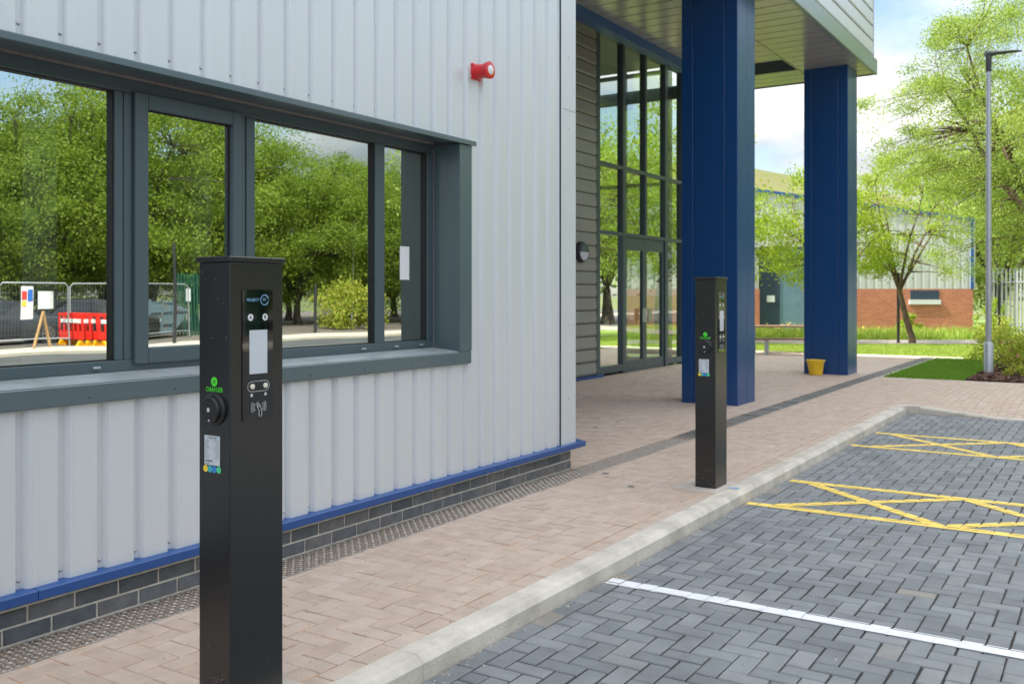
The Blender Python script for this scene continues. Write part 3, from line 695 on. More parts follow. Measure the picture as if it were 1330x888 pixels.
# columns
def column(X0, X1, Y0, Y1, seams_y, seams_x):
    mb = MB(); gp = .011; zt = SZ-.002 if False else SZ-.001
    for lo, hi, z0, z1 in ((0,1,0.005,zt),):
        xs = [X0]+seams_x+[X1]; 
        for a, b in zip(xs, xs[1:]): mb.box(a+(gp/2 if a != X0 else 0), b-(gp/2 if b != X1 else 0), Y0, Y0+.03, z0, z1)
        for a, b in zip(xs, xs[1:]): mb.box(a+(gp/2 if a != X0 else 0), b-(gp/2 if b != X1 else 0), Y1-.03, Y1, z0, z1)
        ys = [Y0+.0305]+seams_y+[Y1-.0305]
        for a, b in zip(ys, ys[1:]):
            mb.box(X1-.03, X1, a+(gp/2 if a != ys[0] else 0), b-(gp/2 if b != ys[-1] else 0), z0, z1)
            mb.box(X0, X0+.03, a+(gp/2 if a != ys[0] else 0), b-(gp/2 if b != ys[-1] else 0), z0, z1)
    mb.box(X0+.02, X1-.02, Y0+.02, Y1-.02, .005, zt-.001)
    c = mb.build('column', M['navy'], B, bevel=.005)
    mb = MB(); mb.box(X0-.004,X1+.004,Y0-.004,Y1+.004,-.005,.012); mb.build('column_base', M['navy'], c)
column(-1.15, -.35, 12.27, 12.985, [12.661], [-.98,-.525])
column(-1.083, -.277, 18.03, 18.75, [18.45], [-.936,-.447])

# ================================================================== THINGS
# charging posts
WX, WY, H = .165, .247, 1.635
def make_post():
    r = thing('charging_post', 'black electric car charging post on the kerbside nearest the camera', 'charger', (1.277,2.36,0), 'charging posts along the kerb')
    ox, oy = 1.277, 2.36; hx, hy = WX/2, WY/2; fx = ox+hx; fy = oy-hy
    mb = MB(); mb.box(ox-hx,fx,fy,oy+hy,.0,H-.021); mb.build('body', M['black'], r, bevel=.004, seg=3)
    mb = MB(); mb.box(ox-hx-.008,fx+.008,fy-.008,oy+hy+.008,H-.0205,H-.002); mb.build('cap', M['black'], r, bevel=.004, seg=3)
    mb = MB(); rs_ = random.Random(4)
    for k in range(26):
        u = rs_.uniform(-.07,.07); v = rs_.choice((rs_.uniform(.02,.16), rs_.uniform(.02,.3), rs_.uniform(1.3,1.58))); a = rs_.uniform(0,3.14); l = rs_.uniform(.003,.014); t_ = rs_.uniform(.0004,.0012)
        dx_, dz_ = math.cos(a)*l, math.sin(a)*l; nx2, nz2 = -math.sin(a)*t_, math.cos(a)*t_
        mb.add([(ox+u-dx_-nx2,fy-.0006,v-dz_-nz2),(ox+u+dx_-nx2,fy-.0006,v+dz_-nz2),(ox+u+dx_+nx2,fy-.0006,v+dz_+nz2),(ox+u-dx_+nx2,fy-.0006,v-dz_+nz2)], [(0,1,2,3)])
    for k in range(12):
        u = rs_.uniform(-.11,.11); v = rs_.uniform(.15,.95); l = rs_.uniform(.004,.03); a = rs_.uniform(-.02,.02); t_ = .0004
        mb.add([(fx+.0006,oy+u,v),(fx+.0006,oy+u+t_,v),(fx+.0006,oy+u+t_+a,v+l),(fx+.0006,oy+u+a,v+l)], [(0,1,2,3)])
    o = mb.build('scuffs', M['scuff'], r)
    mb = MB(); mb.box(ox-hx-.002,fx+.002,fy-.002,oy+hy+.002,-.002,.006); mb.build('base_plate', M['black'], r)
    # control panel on the +X face
    def rr(y0,y1,z0,z1,c,n=5):
        pts = []
        for (cy,cz,a0) in ((y1-c,z1-c,0),(y0+c,z1-c,90),(y0+c,z0+c,180),(y1-c,z0+c,270)):
            for k in range(n+1): a = R_(a0+90*k/n); pts.append((cy+math.cos(a)*c, cz+math.sin(a)*c))
        return pts
    y0, y1 = oy-.071, oy+.071; zc = 1.28
    pn = MB(); pn.prism(rr(y0,y1,1.046,1.516,.010), 0, fx-.002, fx+.0035); panel = pn.build('control_panel', M['screen'], r)
    f = lambda u, v: (fx+.0042, oy+u, v)
    mb = MB(); mb.prism([(oy-.040,1.214),(oy+.043,1.214),(oy+.043,1.371),(oy-.040,1.371)], 0, fx+.0036, fx+.0045); mb.build('display', M['display'], panel)
    mb = MB()
    text_geo(mb, 'PROJECT', .0145, lambda u, v: f(-.0235+u*1.0, 1.479+v), bold=0)
    text_geo(mb, 'EV', .0145, lambda u, v: f(.030+u, 1.480+v), bold=0)
    ring(mb, f, .0165, .0188, cx=.030, cy=1.479, a0=R_(20), a1=R_(340)); ring(mb, f, .0200, .0208, cx=.030, cy=1.479, a0=R_(-60), a1=R_(80))
    mb.build('logo', M['lblue'], panel)
    mb = MB()
    mb.cur = 0; disc(mb, f, .0125, -.035, 1.417); disc(mb, f, .0125, .033, 1.417)
    ring(mb, f, .0, .0001)
    # pill outline, buttons' letters and tap symbol
    for cy_, a0, a1 in ((-.030,90,270),(.035,-90,90)): ring(mb, f, .0175, .0187, n=14, cx=cy_, cy=1.169, a0=R_(a0), a1=R_(a1))
    for zz in (1.169-.0187, 1.169+.0175): mb.add([f(-.030,zz),f(.035,zz),f(.035,zz+.0012),f(-.030,zz+.0012)], [(0,1,2,3)])
    disc(mb, f, .0055, -.030, 1.138); disc(mb, f, .0055, .035, 1.138)
    for s_ in (-1,1):
        for k, rr_ in enumerate((.020,.027,.034)):
            c0 = 0 if s_ > 0 else 180; ring(mb, f, rr_, rr_+.0014, n=10, cx=.003, cy=1.094, a0=R_(c0-38+k*3), a1=R_(c0+38-k*3))
    for (u0,v0,u1,v1) in ((-.006,1.100,.004,1.082),(.004,1.106,.014,1.088),(-.006,1.100,.004,1.106),(.004,1.082,.004,1.066),(.014,1.088,.018,1.068),(.004,1.066,.010,1.058),(.018,1.068,.014,1.058),(-.002,1.094,.008,1.098),(-.010,1.104,.002,1.112)):
        d = Vector((u1-u0, v1-v0)).normalized()*.0008; nrm = (-d.y, d.x)
        mb.add([f(u0-nrm[0],v0-nrm[1]),f(u1-nrm[0],v1-nrm[1]),f(u1+nrm[0],v1+nrm[1]),f(u0+nrm[0],v0+nrm[1])], [(0,1,2,3)])
    mb.cur = 1; f2 = lambda u, v: (fx+.0048, oy+u, v)
    text_geo(mb, 'A', .019, lambda u, v: f2(-.035+u, 1.4165+v), bold=.0005); text_geo(mb, 'B', .019, lambda u, v: f2(.033+u, 1.4165+v), bold=.0005)
    text_geo(mb, 'A', .008, lambda u, v: f2(-.030+u, 1.138+v)); text_geo(mb, 'B', .008, lambda u, v: f2(.035+u, 1.138+v))
    mb.build('markings', [M['white'], M['ink']], panel)
    for u in (-.028,.033):
        mb = MB(); mb.tube([(fx+.003,oy+u,1.169),(fx+.0085,oy+u,1.169),(fx+.0095,oy+u,1.169)], [.0095,.0095,.007], 16); mb.build('button', M['led'], panel, smooth=True)
    # socket side (-Y face)
    g_ = lambda u, v: (ox+u, fy-.0008, v)
    mb = MB(); disc(mb, g_, .0165, 0, 1.190); text_geo(mb, 'CHARGER', .0235, lambda u, v: g_(u*.84, 1.161+v), bold=.0001)
    gs = mb.build('charger_lettering', M['green'], r)
    mb = MB(); text_geo(mb, 'A', .024, lambda u, v: (ox+u, fy-.0012, 1.190+v), bold=.0002); mb.build('letter', M['ink'], gs)
    sc = MB(); cx, cz = ox+.003, 1.093
    sc.tube([(cx,fy+.001,cz),(cx,fy-.006,cz),(cx,fy-.010,cz),(cx,fy-.012,cz)], [.058,.058,.052,.046], 32)
    sc.tube([(cx,fy-.011,cz),(cx,fy-.024,cz),(cx,fy-.028,cz),(cx,fy-.0285,cz)], [.047,.047,.043,.0], 32)
    sock = sc.build('socket_cover', M['blackp'], r, smooth=True)
    mb = MB(); mb.box(cx-.007,cx+.005,fy-.0295,fy-.0286,cz-.007,cz+.007); 
    mb.add([(cx-.002,fy-.0292,cz-.040),(cx+.008,fy-.0292,cz-.040),(cx+.003,fy-.0292,cz-.031)], [(0,1,2)])
    mb.build('marking', M['label'], sock)
    lb = MB(); lb.cur = 0; lb.prism([(ox-.052,.893),(ox+.030,.893),(ox+.030,.998),(ox-.052,.998)], 1, fy-.0009, fy-.0002) if False else lb.add([(ox-.052,fy-.0009,.893),(ox+.030,fy-.0009,.893),(ox+.030,fy-.0009,.998),(ox-.052,fy-.0009,.998)], [(0,1,2,3)])
    lb.cur = 1
    def dash(u0,u1,v,h=.0016): lb.add([(ox+u0,fy-.0013,v),(ox+u1,fy-.0013,v),(ox+u1,fy-.0013,v+h),(ox+u0,fy-.0013,v+h)], [(0,1,2,3)])
    text_geo(lb, 'CHARGER', .011, lambda u, v: (ox-.011+u, fy-.0013, .990+v))
    for k in range(8):
        v = .979-k*.0085; dash(-.048,-.048+random.uniform(.012,.024),v); dash(random.uniform(-.005,.008),.026,v)
    for k in range(18): dash(-.046+k*.0021,-.046+k*.0021+random.choice((.0008,.0014)),.905,.006)
    dash(-.046,-.040,.896,.004); dash(-.034,-.028,.896,.004)
    lb.build('rating_label', [M['label'], M['ink']], r)
    for k, c in enumerate(('yellow_dot','teal_dot','blue_dot','green_dot')):
        mb = MB(); disc(mb, lambda u, v: (ox+u, fy-.0009-.0002*k, v), .0125, -.046+k*.0235, .879); mb.build('sticker', M[c], r)
    return r
post = make_post()
p2 = copy_tree(post); p2.location = (1.277, 7.055, 0); p2['label'] = 'black electric car charging post further along, in front of the first blue column'

# concrete footing & small items
mb = MB(); mb.prism([(1.05,6.80),(1.413,6.80),(1.413,7.30),(1.05,7.30)], 2, -.05, .006); tag(mb.build('concrete_pad', M['concrete'], at=(1.2,7.05,0), bevel=.004), 'pale concrete footing around the base of the farther charging post', 'footing', 'concrete footings of the posts')
mb = MB(); mb.prism([(1.05,2.11),(1.413,2.11),(1.413,2.61),(1.05,2.61)], 2, -.05, .006); tag(mb.build('concrete_pad', M['concrete'], at=(1.2,2.36,0), bevel=.004), 'pale concrete footing around the base of the nearest charging post', 'footing', 'concrete footings of the posts')
mb = MB(); mb.add([(1.43,7.02,.0058),(1.50,7.03,.0058),(1.505,7.075,.0058),(1.435,7.065,.0058)], [(0,1,2,3)]); o = mb.build('paint_mark', M['lblue'], at=(1.46,7.05,.005)); tag(o, 'small blue paint mark on the kerb beside the farther charging post', 'paint mark')
lab = ['small metal stud set in the paving just past the office corner','small metal stud in the paving left of the dark strip, nearest the strip','small metal stud in the paving furthest from the office corner under the canopy','small pale stud in the paving left of the farther charging post','small dark stud in the paving beside the drain covers']
for (x, y), l in zip(((-1.669,10.11),(-1.0,9.428),(-1.013,10.03),(.77,6.677),(.358,7.049)), lab):
    mb = MB(); mb.tube([(x,y,-.004),(x,y,.004),(x,y,.0055)], [.03,.03,.024], 16); o = mb.build('ground_stud', M['steel'], at=(x,y,0), smooth=True); tag(o, l, 'stud', 'studs in the paving')

mb = MB()
for i in range(1500):
    if i < 950: y = .9+random.random()**1.3*12.4; x = 1.557+abs(random.gauss(0,.035)); z = PK
    elif i < 1200: x = random.uniform(1.6,4.2); y = random.uniform(1,12); z = PK
    else: x = random.uniform(.26,1.4); y = random.uniform(1.2,9); z = 0
    q = random.uniform(.0012,.004)*(1.5 if random.random() < .06 else 1); 
    mb.add([(x-q,y-q,z),(x+q,y-q*.7,z),(x+q*.8,y+q,z),(x-q,y+q*.6,z),(x,y,z+q*1.4)], [(0,1,4),(1,2,4),(2,3,4),(3,0,4)], random.random())
tag(mb.build('grit', M['grit']), 'loose sand and grit gathered along the foot of the kerb', 'grit', kind='stuff')
# alarm sounder
al = thing('alarm_sounder', 'red fire alarm sounder beacon with clear lens on the pale wall', 'alarm', (.045,5.6,3.107))
mb = MB(); ax, ay, az = .045, 5.6, 3.107
for_ = [(ay+.058*math.cos(R_(a))*1.05, az+.058*math.sin(R_(a))*1.05) for a in range(0,360,15)]
mb.prism(for_, 0, ax-.02, ax+.012); 
for a in (45,135,225,315): mb.prism([(ay+.066*math.cos(R_(a))+.013*math.cos(R_(t)), az+.066*math.sin(R_(a))+.013*math.sin(R_(t))) for t in range(0,360,45)], 0, ax-.01, ax+.012)
mb.build('base', M['red'], al, bevel=.002)
mb = MB(); mb.tube([(ax+.012,ay,az),(ax+.02,ay,az),(ax+.045,ay,az),(ax+.09,ay,az)], [.057,.055,.052,.051], 28); mb.build('horn_body', M['red'], al, smooth=True)
mb = MB(); mb.tube([(ax+.09,ay,az),(ax+.10,ay,az),(ax+.128,ay,az),(ax+.132,ay,az)], [.051,.060,.062,.046], 28); mb.build('collar', M['red'], al, smooth=True)
mb = MB(); mb.tube([(ax+.12,ay,az),(ax+.134,ay,az),(ax+.138,ay,az),(ax+.140,ay,az)], [.036,.034,.022,.004], 24); mb.build('lens', M['lens'], al, smooth=True)
# bulkhead wall light
bl = thing('wall_light', 'round dark bulkhead light with white half lens on the grey plank wall', 'light', (EX+.026,14.46,2.235))
mb = MB(); yc, zc = 14.46, 2.235; mb.tube([(EX+.01,yc,zc),(EX+.06,yc,zc),(EX+.085,yc,zc),(EX+.095,yc,zc)], [.185,.185,.175,.15], 36); mb.build('housing', M['lampdark'], bl, smooth=True)
mb = MB()
pts = [(yc+.145*math.cos(R_(a)), zc+.145*math.sin(R_(a))) for a in range(180,361,10)]
mb.prism(pts, 0, EX+.094, EX+.10); mb.build('diffuser', M['lampwhite'], bl)
mb = MB(); pts = [(yc+.15*math.cos(R_(a)), zc+.15*math.sin(R_(a))) for a in range(0,181,10)]; mb.prism(pts, 0, EX+.094, EX+.115); mb.build('eyelid', M['grey'], bl, bevel=.003)

# bucket
bk = thing('bucket', 'yellow plastic bucket standing against the second blue column', 'bucket', (-.80,17.80,0))
bx_, by_ = -.80, 17.80; mb = MB(); n = 32
def lathe(mb, cx, cy, prof, n=32):
    vs = []; fs = []
    for r, z in prof:
        for k in range(n): a = 2*math.pi*k/n; vs.append((cx+r*math.cos(a), cy+r*math.sin(a), z))
    for i in range(len(prof)-1):
        for k in range(n): fs.append((i*n+k, i*n+(k+1)%n, (i+1)*n+(k+1)%n, (i+1)*n+k))
    mb.add(vs, fs)
lathe(mb, bx_, by_, [(.001,.004),(.115,.004),(.118,.01),(.155,.255),(.16,.26),(.172,.262),(.175,.275),(.170,.282),(.160,.28),(.152,.262),(.112,.02),(.001,.018)])
mb.build('pail', M['bucket'], bk, smooth=True)
mb = MB(); mb.tube([(bx_-.172,by_,.27)]+[(bx_-.172*math.cos(R_(a)), by_-.17*math.sin(R_(a))*.55, .27-.10*math.sin(R_(a))) for a in range(15,180,15)]+[(bx_+.172,by_,.27)], .0035, 6); mb.build('handle', M['steel'], bk, smooth=True)

# bench (picnic style, two timber rails on grey posts)
bn = thing('bench', 'brown slatted bench table with grey posts between the blue columns', 'bench', (*Q(23.6,6.9),0))
def rbar(mb, d0, r0, r1, z0, z1, dth): # bar along RT at depth d0
    a = Q(d0, r0); b = Q(d0, r1); c = ((a[0]+b[0])/2, (a[1]+b[1])/2, (z0+z1)/2); mb.obox(c, (RT[0],RT[1],0), (FW[0],FW[1],0), (0,0,1), abs(r1-r0)/2, dth/2, (z1-z0)/2)
mb = MB()
for k in range(5): rbar(mb, 23.95+k*.13, 5.9, 8.0, .665, .70, .115)
mb.build('table_top', M['wood'], bn, bevel=.004)
mb = MB(); rbar(mb, 23.35, 5.9, 8.0, .37, .41, .13); rbar(mb, 23.5, 6.05, 8.0, .385, .41, .12); mb.build('seat', M['wood'], bn, bevel=.004)
for r_ in (6.15, 7.7):
    mb = MB(); rbar(mb, 24.05, r_-.05, r_+.05, 0, .66, .10); mb.build('leg', M['galv'], bn)
for r_ in (6.33, 7.9):
    mb = MB(); rbar(mb, 23.45, r_-.045, r_+.045, 0, .37, .08); mb.build('leg', M['galv'], bn)

# street lamp
lp = thing('street_lamp', 'galvanised steel street lamp column rising from the mulch bed', 'street lamp', (1.864,19.876,0))
lx, ly = 1.864, 19.876
mb = MB(); mb.tube([(lx,ly,-.1),(lx,ly,.56),(lx,ly,.60)], [.085,.085,.058], 20); mb.build('base', M['galv'], lp, smooth=True)
mb = MB(); mb.tube([(lx,ly,.58),(lx,ly,5.8)], [.055,.042], 16); mb.build('pole', M['galv'], lp, smooth=True)
mb = MB(); mb.tube([(lx,ly,5.7),(lx,ly,6.05)], [.05,.055], 14); mb.build('spigot', M['lampdark'], lp, smooth=True)
mb = MB(); r3 = Vector((RT[0],RT[1],0)); c0 = Vector((lx,ly,6.04)); f3 = Vector((FW[0],FW[1],0)); vs = []
sec = [(-.06,.05,.06,0),(.05,.07,.055,0),(.18,.10,.035,.02),(.45,.10,.022,.045),(.62,.05,.014,.055)]
for t, wd, hh, dz in sec:
    for a in range(8): an = 2*math.pi*a/8; vs.append(c0+r3*t+f3*(wd*math.cos(an))+Vector((0,0,dz+hh*math.sin(an))))
fs = [(i*8+k, i*8+(k+1)%8, (i+1)*8+(k+1)%8, (i+1)*8+k) for i in range(4) for k in range(8)]+[tuple(range(8)), tuple(range(32,40))]
mb.add(vs, fs); mb.build('lamp_head', M['lampdark'], lp, smooth=True)

# ------------------------------------------------------------------ plants
def leaves_mesh(name, cent, size, m, rnd, squash=.75):
    n = len(cent); d = rng.normal(size=(n,3)); d[:,2] *= .6; d /= np.linalg.norm(d,axis=1)[:,None]
    t = rng.normal(size=(n,3)); a = np.cross(d,t); a /= np.linalg.norm(a,axis=1)[:,None]; b = np.cross(d,a)
    s = size*rng.uniform(.6,1.3,size=(n,1))
    V = np.stack([cent-a*s*.5, cent+b*s*.28, cent+a*s*.5, cent-b*s*.28], 1).reshape(-1,3)
    me = bpy.data.meshes.new(name); me.vertices.add(4*n); me.vertices.foreach_set('co', V.ravel())
    me.loops.add(4*n); me.loops.foreach_set('vertex_index', np.arange(4*n,dtype=np.int32)); me.polygons.add(n)
    me.polygons.foreach_set('loop_start', np.arange(0,4*n,4,dtype=np.int32)); me.polygons.foreach_set('loop_total', np.full(n,4,dtype=np.int32))
    me.update(); me.validate(); at = me.attributes.new('rnd','FLOAT','POINT'); at.data.foreach_set('value', np.repeat(rnd,4).astype(np.float32)); me.materials.append(m)
    return me
def tree(name, label, cat, loc, height, rad, trunk_h, ncl, nleaf, lsize, sig, leafm, barkm, seed, tr=.12, lean=(0,0), group=None, limbs=6, rz=1.0, fork=1, shell=.45, center=None):
    rs = random.Random(seed); g = np.random.default_rng(seed)
    root = thing(name, label, cat, loc, group); base = Vector((0,0,0))
    top = Vector((lean[0], lean[1], trunk_h)); cc = Vector(center) if center else Vector((lean[0], lean[1], (height+trunk_h)/2+.0)); rzz = (height-trunk_h)/2*rz
    tb = MB(); tb.tube([base-Vector((0,0,.15)), base+Vector((0,0,.12)), top*.45+Vector((rs.uniform(-.04,.04),rs.uniform(-.04,.04),0)), top], [tr*1.5,tr*1.08,tr*.95,tr*.8], 10)
    limbpts = []
    for i in range(limbs):
        a = 2*math.pi*i/limbs+rs.uniform(-.4,.4); el = rs.uniform(.25,1.25); L = rad*rs.uniform(.7,.95)
        end = cc+Vector((math.cos(a)*math.cos(el)*L, math.sin(a)*math.cos(el)*L, math.sin(el)*rzz*.85-.15*rzz))
        mid = top.lerp(end,.5)+Vector((rs.uniform(-.1,.1)*rad, rs.uniform(-.1,.1)*rad, -.05*rad)); pts = []
        for k in range(6):
            t = k/5; p = top*(1-t)**2+mid*2*t*(1-t)+end*t*t; p += Vector((rs.uniform(-.03,.03),rs.uniform(-.03,.03),0))*rad*min(t*3,1); pts.append(p)
        r0 = tr*rs.uniform(.45,.62); tb.tube(pts, [r0*(1-.82*k/5) for k in range(6)], 7); limbpts += [(p, r0*(1-.82*k/5)) for k, p in enumerate(pts)][1:]
    cl = []
    for i in range(ncl):
        while True:
            v = Vector((rs.gauss(0,1),rs.gauss(0,1),rs.gauss(0,1))).normalized(); q = rs.uniform(shell,1)**.6
            nzv = 1+.35*noise.noise(v*1.7+Vector((seed,0,0)))
            p = cc+Vector((v.x*rad*q*nzv, v.y*rad*q*nzv, v.z*rzz*q*nzv))
            if p.z > trunk_h*.75: break
        cl.append(p); lpn, lr = min(limbpts, key=lambda e: (e[0]-p).length+max(0,e[0].z-p.z)*.3)
        m_ = lpn.lerp(p,.5)+Vector((rs.uniform(-.1,.1),rs.uniform(-.1,.1),rs.uniform(0,.12)))*rad*.5
        tb.tube([lpn, m_, p], [min(lr,.03+tr*.12)*.7, min(lr,.03)*.45, .004], 5, cap=False)
    tb.build('trunk', barkm, root, smooth=True, at=(0,0,0))
    per = g.dirichlet(np.ones(ncl)*3)*nleaf; cs = []; rn = []
    for c, k in zip(cl, per):
        k = int(k)+1; s = sig*g.uniform(.6,1.3)
        pt = g.normal(size=(k,3))*np.array([s,s,s*.6])+np.array(c); cs.append(pt); rn.append(np.clip(g.normal(g.uniform(.3,.7),.2,size=k),0,1))
    me = leaves_mesh('crown', np.concatenate(cs), lsize, leafm, np.concatenate(rn)); o = bpy.data.objects.new('crown', me); C.objects.link(o); o.parent = root
    return root
t1 = tree('young_tree', 'small bright green tree with forked trunk on the lawn by the black pole', 'tree', (-1.46,31.2,0), 6.0, 1.95, 1.6, 170, 15000, .07, .17, M['leaf_bright'], M['bark'], 11, tr=.095, lean=(-.35,-.1), limbs=6, group='small trees on the lawn')
t2 = tree('young_tree', 'small bright green tree partly hidden behind the second blue column', 'tree', (-3.6,30.2,0), 5.2, 2.1, 1.5, 120, 12000, .09, .22, M['leaf_bright'], M['bark'], 23, tr=.11, lean=(-.2,0), limbs=6, group='small trees on the lawn')
bx, by = Q(23.0, 13.7)
tree('large_tree', 'large light green tree reaching over the street lamp from the right', 'tree', (bx,by,0), 9.6, 4.3, 2.2, 760, 230000, .050, .22, M['leaf_big'], M['bark'], 5, tr=.22, limbs=9)
RL = ['broad green tree behind the white palisade fence','tall green tree rising behind the street lamp top','green tree at the right edge beyond the palisade fence','dark green tree beyond the palisade fence, lower and wider']
mid = tree('boundary_tree', RL[0], 'tree', (*Q(39,20.2),0), 9.5, 3.6, 1.2, 150, 17000, .17, .5, M['leaf_big'], M['bark_dark'], 31, tr=.2, limbs=7, group='trees beyond the palisade fence')
for (dp, r, s, rz), l in zip(((45,26.5,1.15,1.2),(38,25.6,1.0,2.5),(48,22.5,.85,4.0)), RL[1:]):
    c = copy_tree(mid); c.location = (*Q(dp,r),0); c.scale = (s,s,s); c.rotation_euler.z = rz; c['label'] = l
for (dp, rr_, s_, rz), l in zip(((30,3.2,1.25,.6),(32,5.0,1.45,2.2),(29.3,6.0,1.0,4.0)), ('bright green tree on the lawn, seen through the left edge of the entrance glass','tallest green tree on the lawn behind the entrance lobby glass','small green tree on the lawn behind the first blue column')):
    c = copy_tree(t2); c.location = (*Q(dp, rr_), 0); c.scale = (s_,s_,s_); c.rotation_euler.z = rz; c['label'] = l
for k, (x, y, s_, rz) in enumerate(((9.5,35,1.1,.3),(14.0,39,1.3,1.9),(11.0,45,1.5,3.0),(19,36,1.2,4.4),(23,43,1.4,5.1),(16.5,50,1.6,.9))):
    c = copy_tree(mid); c.location = (x,y,0); c.scale = (s_,s_,s_); c.rotation_euler.z = rz; c['label'] = 'broad green tree right of the fence, seen mirrored in the entrance glass'; c['group'] = 'trees mirrored in the entrance glass'
# reflected tree belt across the car park
protos = [tree('belt_tree', 'x', 'tree', (31,14,0), 8.8, 3.8, .9, 190, 70000, .105, .42, M['leaf_row'], M['bark_dark'], 41+i, tr=.2, limbs=7, rz=1.05, shell=.3, group='trees across the car park') for i in range(3)]
kinds = ['bushy','tall','wide']
spots = []
yy = -8.0; i = 0
while yy < 75:
    spots.append((31+random.uniform(-1.2,1.8), yy, float(np.interp(yy, (-8,16,19,24,30,36,44,50), (.92,.95,1.02,1.30,1.27,1.08,.93,.95)))*random.uniform(.94,1.05), 0)); yy += random.uniform(3.6,4.8)
yy = -10
while yy < 80:
    spots.append((38+random.uniform(-1.5,1.5), yy, random.uniform(.8,1.25), 1)); yy += random.uniform(5,6.5)
for i, (x, y, s, back) in enumerate(spots):
    o = protos[i] if i < 3 else copy_tree(protos[i%3]); o.location = (x,y,0); o.scale = (s,s,s); o.rotation_euler.z = random.uniform(0,6.28)
    o['label'] = 'leafy green tree in the back row across the car park, seen mirrored in the window' if back else 'leafy green tree in the front row across the car park, seen mirrored in the window'
    o['group'] = 'back row of trees across the car park' if back else 'front row of trees across the car park'
def shrub(name, label, cat, loc, rx, rz_, nl, size, m, seed, ncl=40, group=None, flowers=None, stems=9):
    g = np.random.default_rng(seed); rs = random.Random(seed); root = thing(name, label, cat, loc, group); cs = []; rn = []; tb = MB()
    for i in range(ncl):
        v = g.normal(size=3); v /= np.linalg.norm(v); v[2] = abs(v[2]); q = g.uniform(.35,1)**.5; c = np.array([v[0]*rx*q, v[1]*rx*q, v[2]*rz_*q+.05])*g.uniform(.8,1.15)
        k = nl//ncl; cs.append(g.normal(size=(k,3))*rx*.13+c); rn.append(np.clip(g.normal(.5,.25,size=k),0,1))
        if i < stems*2: tb.tube([(0,0,-.03), tuple(c*.5+np.array([0,0,.03])), tuple(c)], [.012,.008,.003], 5, cap=False)
    cen = np.concatenate(cs); cen[:,2] = np.maximum(cen[:,2], .02)
    me = leaves_mesh('foliage', cen, size, m, np.concatenate(rn)); o = bpy.data.objects.new('foliage', me); C.objects.link(o); o.parent = root
    tb.build('stems', M['bark'], root, at=(0,0,0))
    if flowers:
        fc = np.array([cen[i]+np.array([0,-.02,.03]) for i in g.integers(0,len(cen),14)]); fc = np.repeat(fc,6,axis=0)+g.normal(size=(84,3))*.015
        me = leaves_mesh('flowers', fc, .05, flowers, np.full(len(fc),.5)); o = bpy.data.objects.new('flowers', me); C.objects.link(o); o.parent = root
    return root
# shrubs of the mulch bed
shrub('flowering_shrub', 'yellow green shrub with pink flowers in the mulch bed right of the lamp', 'shrub', (*Q(18.2,9.85),0), .62, .72, 2600, .055, M['leaf_shrub'], 3, 46, 'shrubs of the mulch bed', M['petal_pink'])
shrub('flowering_shrub', 'yellow green shrub at the back of the mulch bed near the lawn', 'shrub', (*Q(21.0,11.0),0), .75, .85, 2800, .06, M['leaf_shrub'], 8, 46, 'shrubs of the mulch bed')
shrub('low_shrub', 'tiny low green plant at the front of the mulch bed', 'shrub', (*Q(17.1,9.15),0), .22, .14, 260, .05, M['leaf_shrub'], 9, 10)
shrub('bush', 'fresh green bush growing against the palisade fence beside the lamp', 'bush', (*Q(33.4,17.0),0), .5, 1.25, 1800, .09, M['leaf_bright'], 15, 30)
shrub('bush', 'small green bush against the red brick wall right of the forked tree', 'bush', (*Q(35.3,14.9),0), .45, .9, 1100, .09, M['leaf_bright'], 16, 24)
# mulch
mb = MB(); poly = [(1.76,18.05),(1.70,19.2),(1.68,20.6),(1.8,22.2),(2.0,24.0),(5.2,24.0),(5.2,18.05)]
mb.add([(x,y,-.004) for x, y in poly], [tuple(range(len(poly)))]); struct(mb.build('mulch_bed', M['mulch_bed']))
mb = MB()
for i in range(9000):
    x = 1.72+3.4*random.random()**1.4; y = 18.06+5.9*random.random()**1.3
    a = random.uniform(0,6.28); l = random.uniform(.02,.045); wd = random.uniform(.006,.014); z = random.uniform(0,.03); t = random.uniform(-.02,.02)
    dx, dy = math.cos(a)*l, math.sin(a)*l; nx_, ny_ = -math.sin(a)*wd, math.cos(a)*wd
    mb.add([(x-dx-nx_,y-dy-ny_,z),(x+dx-nx_,y+dy-ny_,z+t),(x+dx+nx_,y+dy+ny_,z+t+.008),(x-dx+nx_,y-dy+ny_,z+.008)], [(0,1,2,3)], random.random())
tag(mb.build('bark_chips', M['mulch']), 'brown bark mulch covering the planting bed', 'mulch', kind='stuff')
# grass blades
def blades(name, label, n, samp, h0, h1, m, wd=.006):
    P0 = np.array([samp() for _ in range(n)]); g = rng; a = g.uniform(0,2*np.pi,n); h = g.uniform(h0,h1,n); ln = g.uniform(0,.6,n)
    dx = np.cos(a)*wd; dy = np.sin(a)*wd; V = np.zeros((n,3,3)); V[:,0] = P0-np.stack([dx,dy,0*dx],1); V[:,1] = P0+np.stack([dx,dy,0*dx],1)
    V[:,2] = P0+np.stack([-dy/wd*h*ln, dx/wd*h*ln, h],1)
    me = bpy.data.meshes.new(name); me.vertices.add(3*n); me.vertices.foreach_set('co', V.ravel()); me.loops.add(3*n); me.loops.foreach_set('vertex_index', np.arange(3*n,dtype=np.int32)); me.polygons.add(n)
    me.polygons.foreach_set('loop_start', np.arange(0,3*n,3,dtype=np.int32)); me.polygons.foreach_set('loop_total', np.full(n,3,dtype=np.int32)); me.update()
    at = me.attributes.new('rnd','FLOAT','POINT'); at.data.foreach_set('value', np.repeat(g.uniform(0,1,n),3).astype(np.float32)); me.materials.append(m)
    o = bpy.data.objects.new(name, me); C.objects.link(o); return tag(o, label, 'grass', kind='stuff')
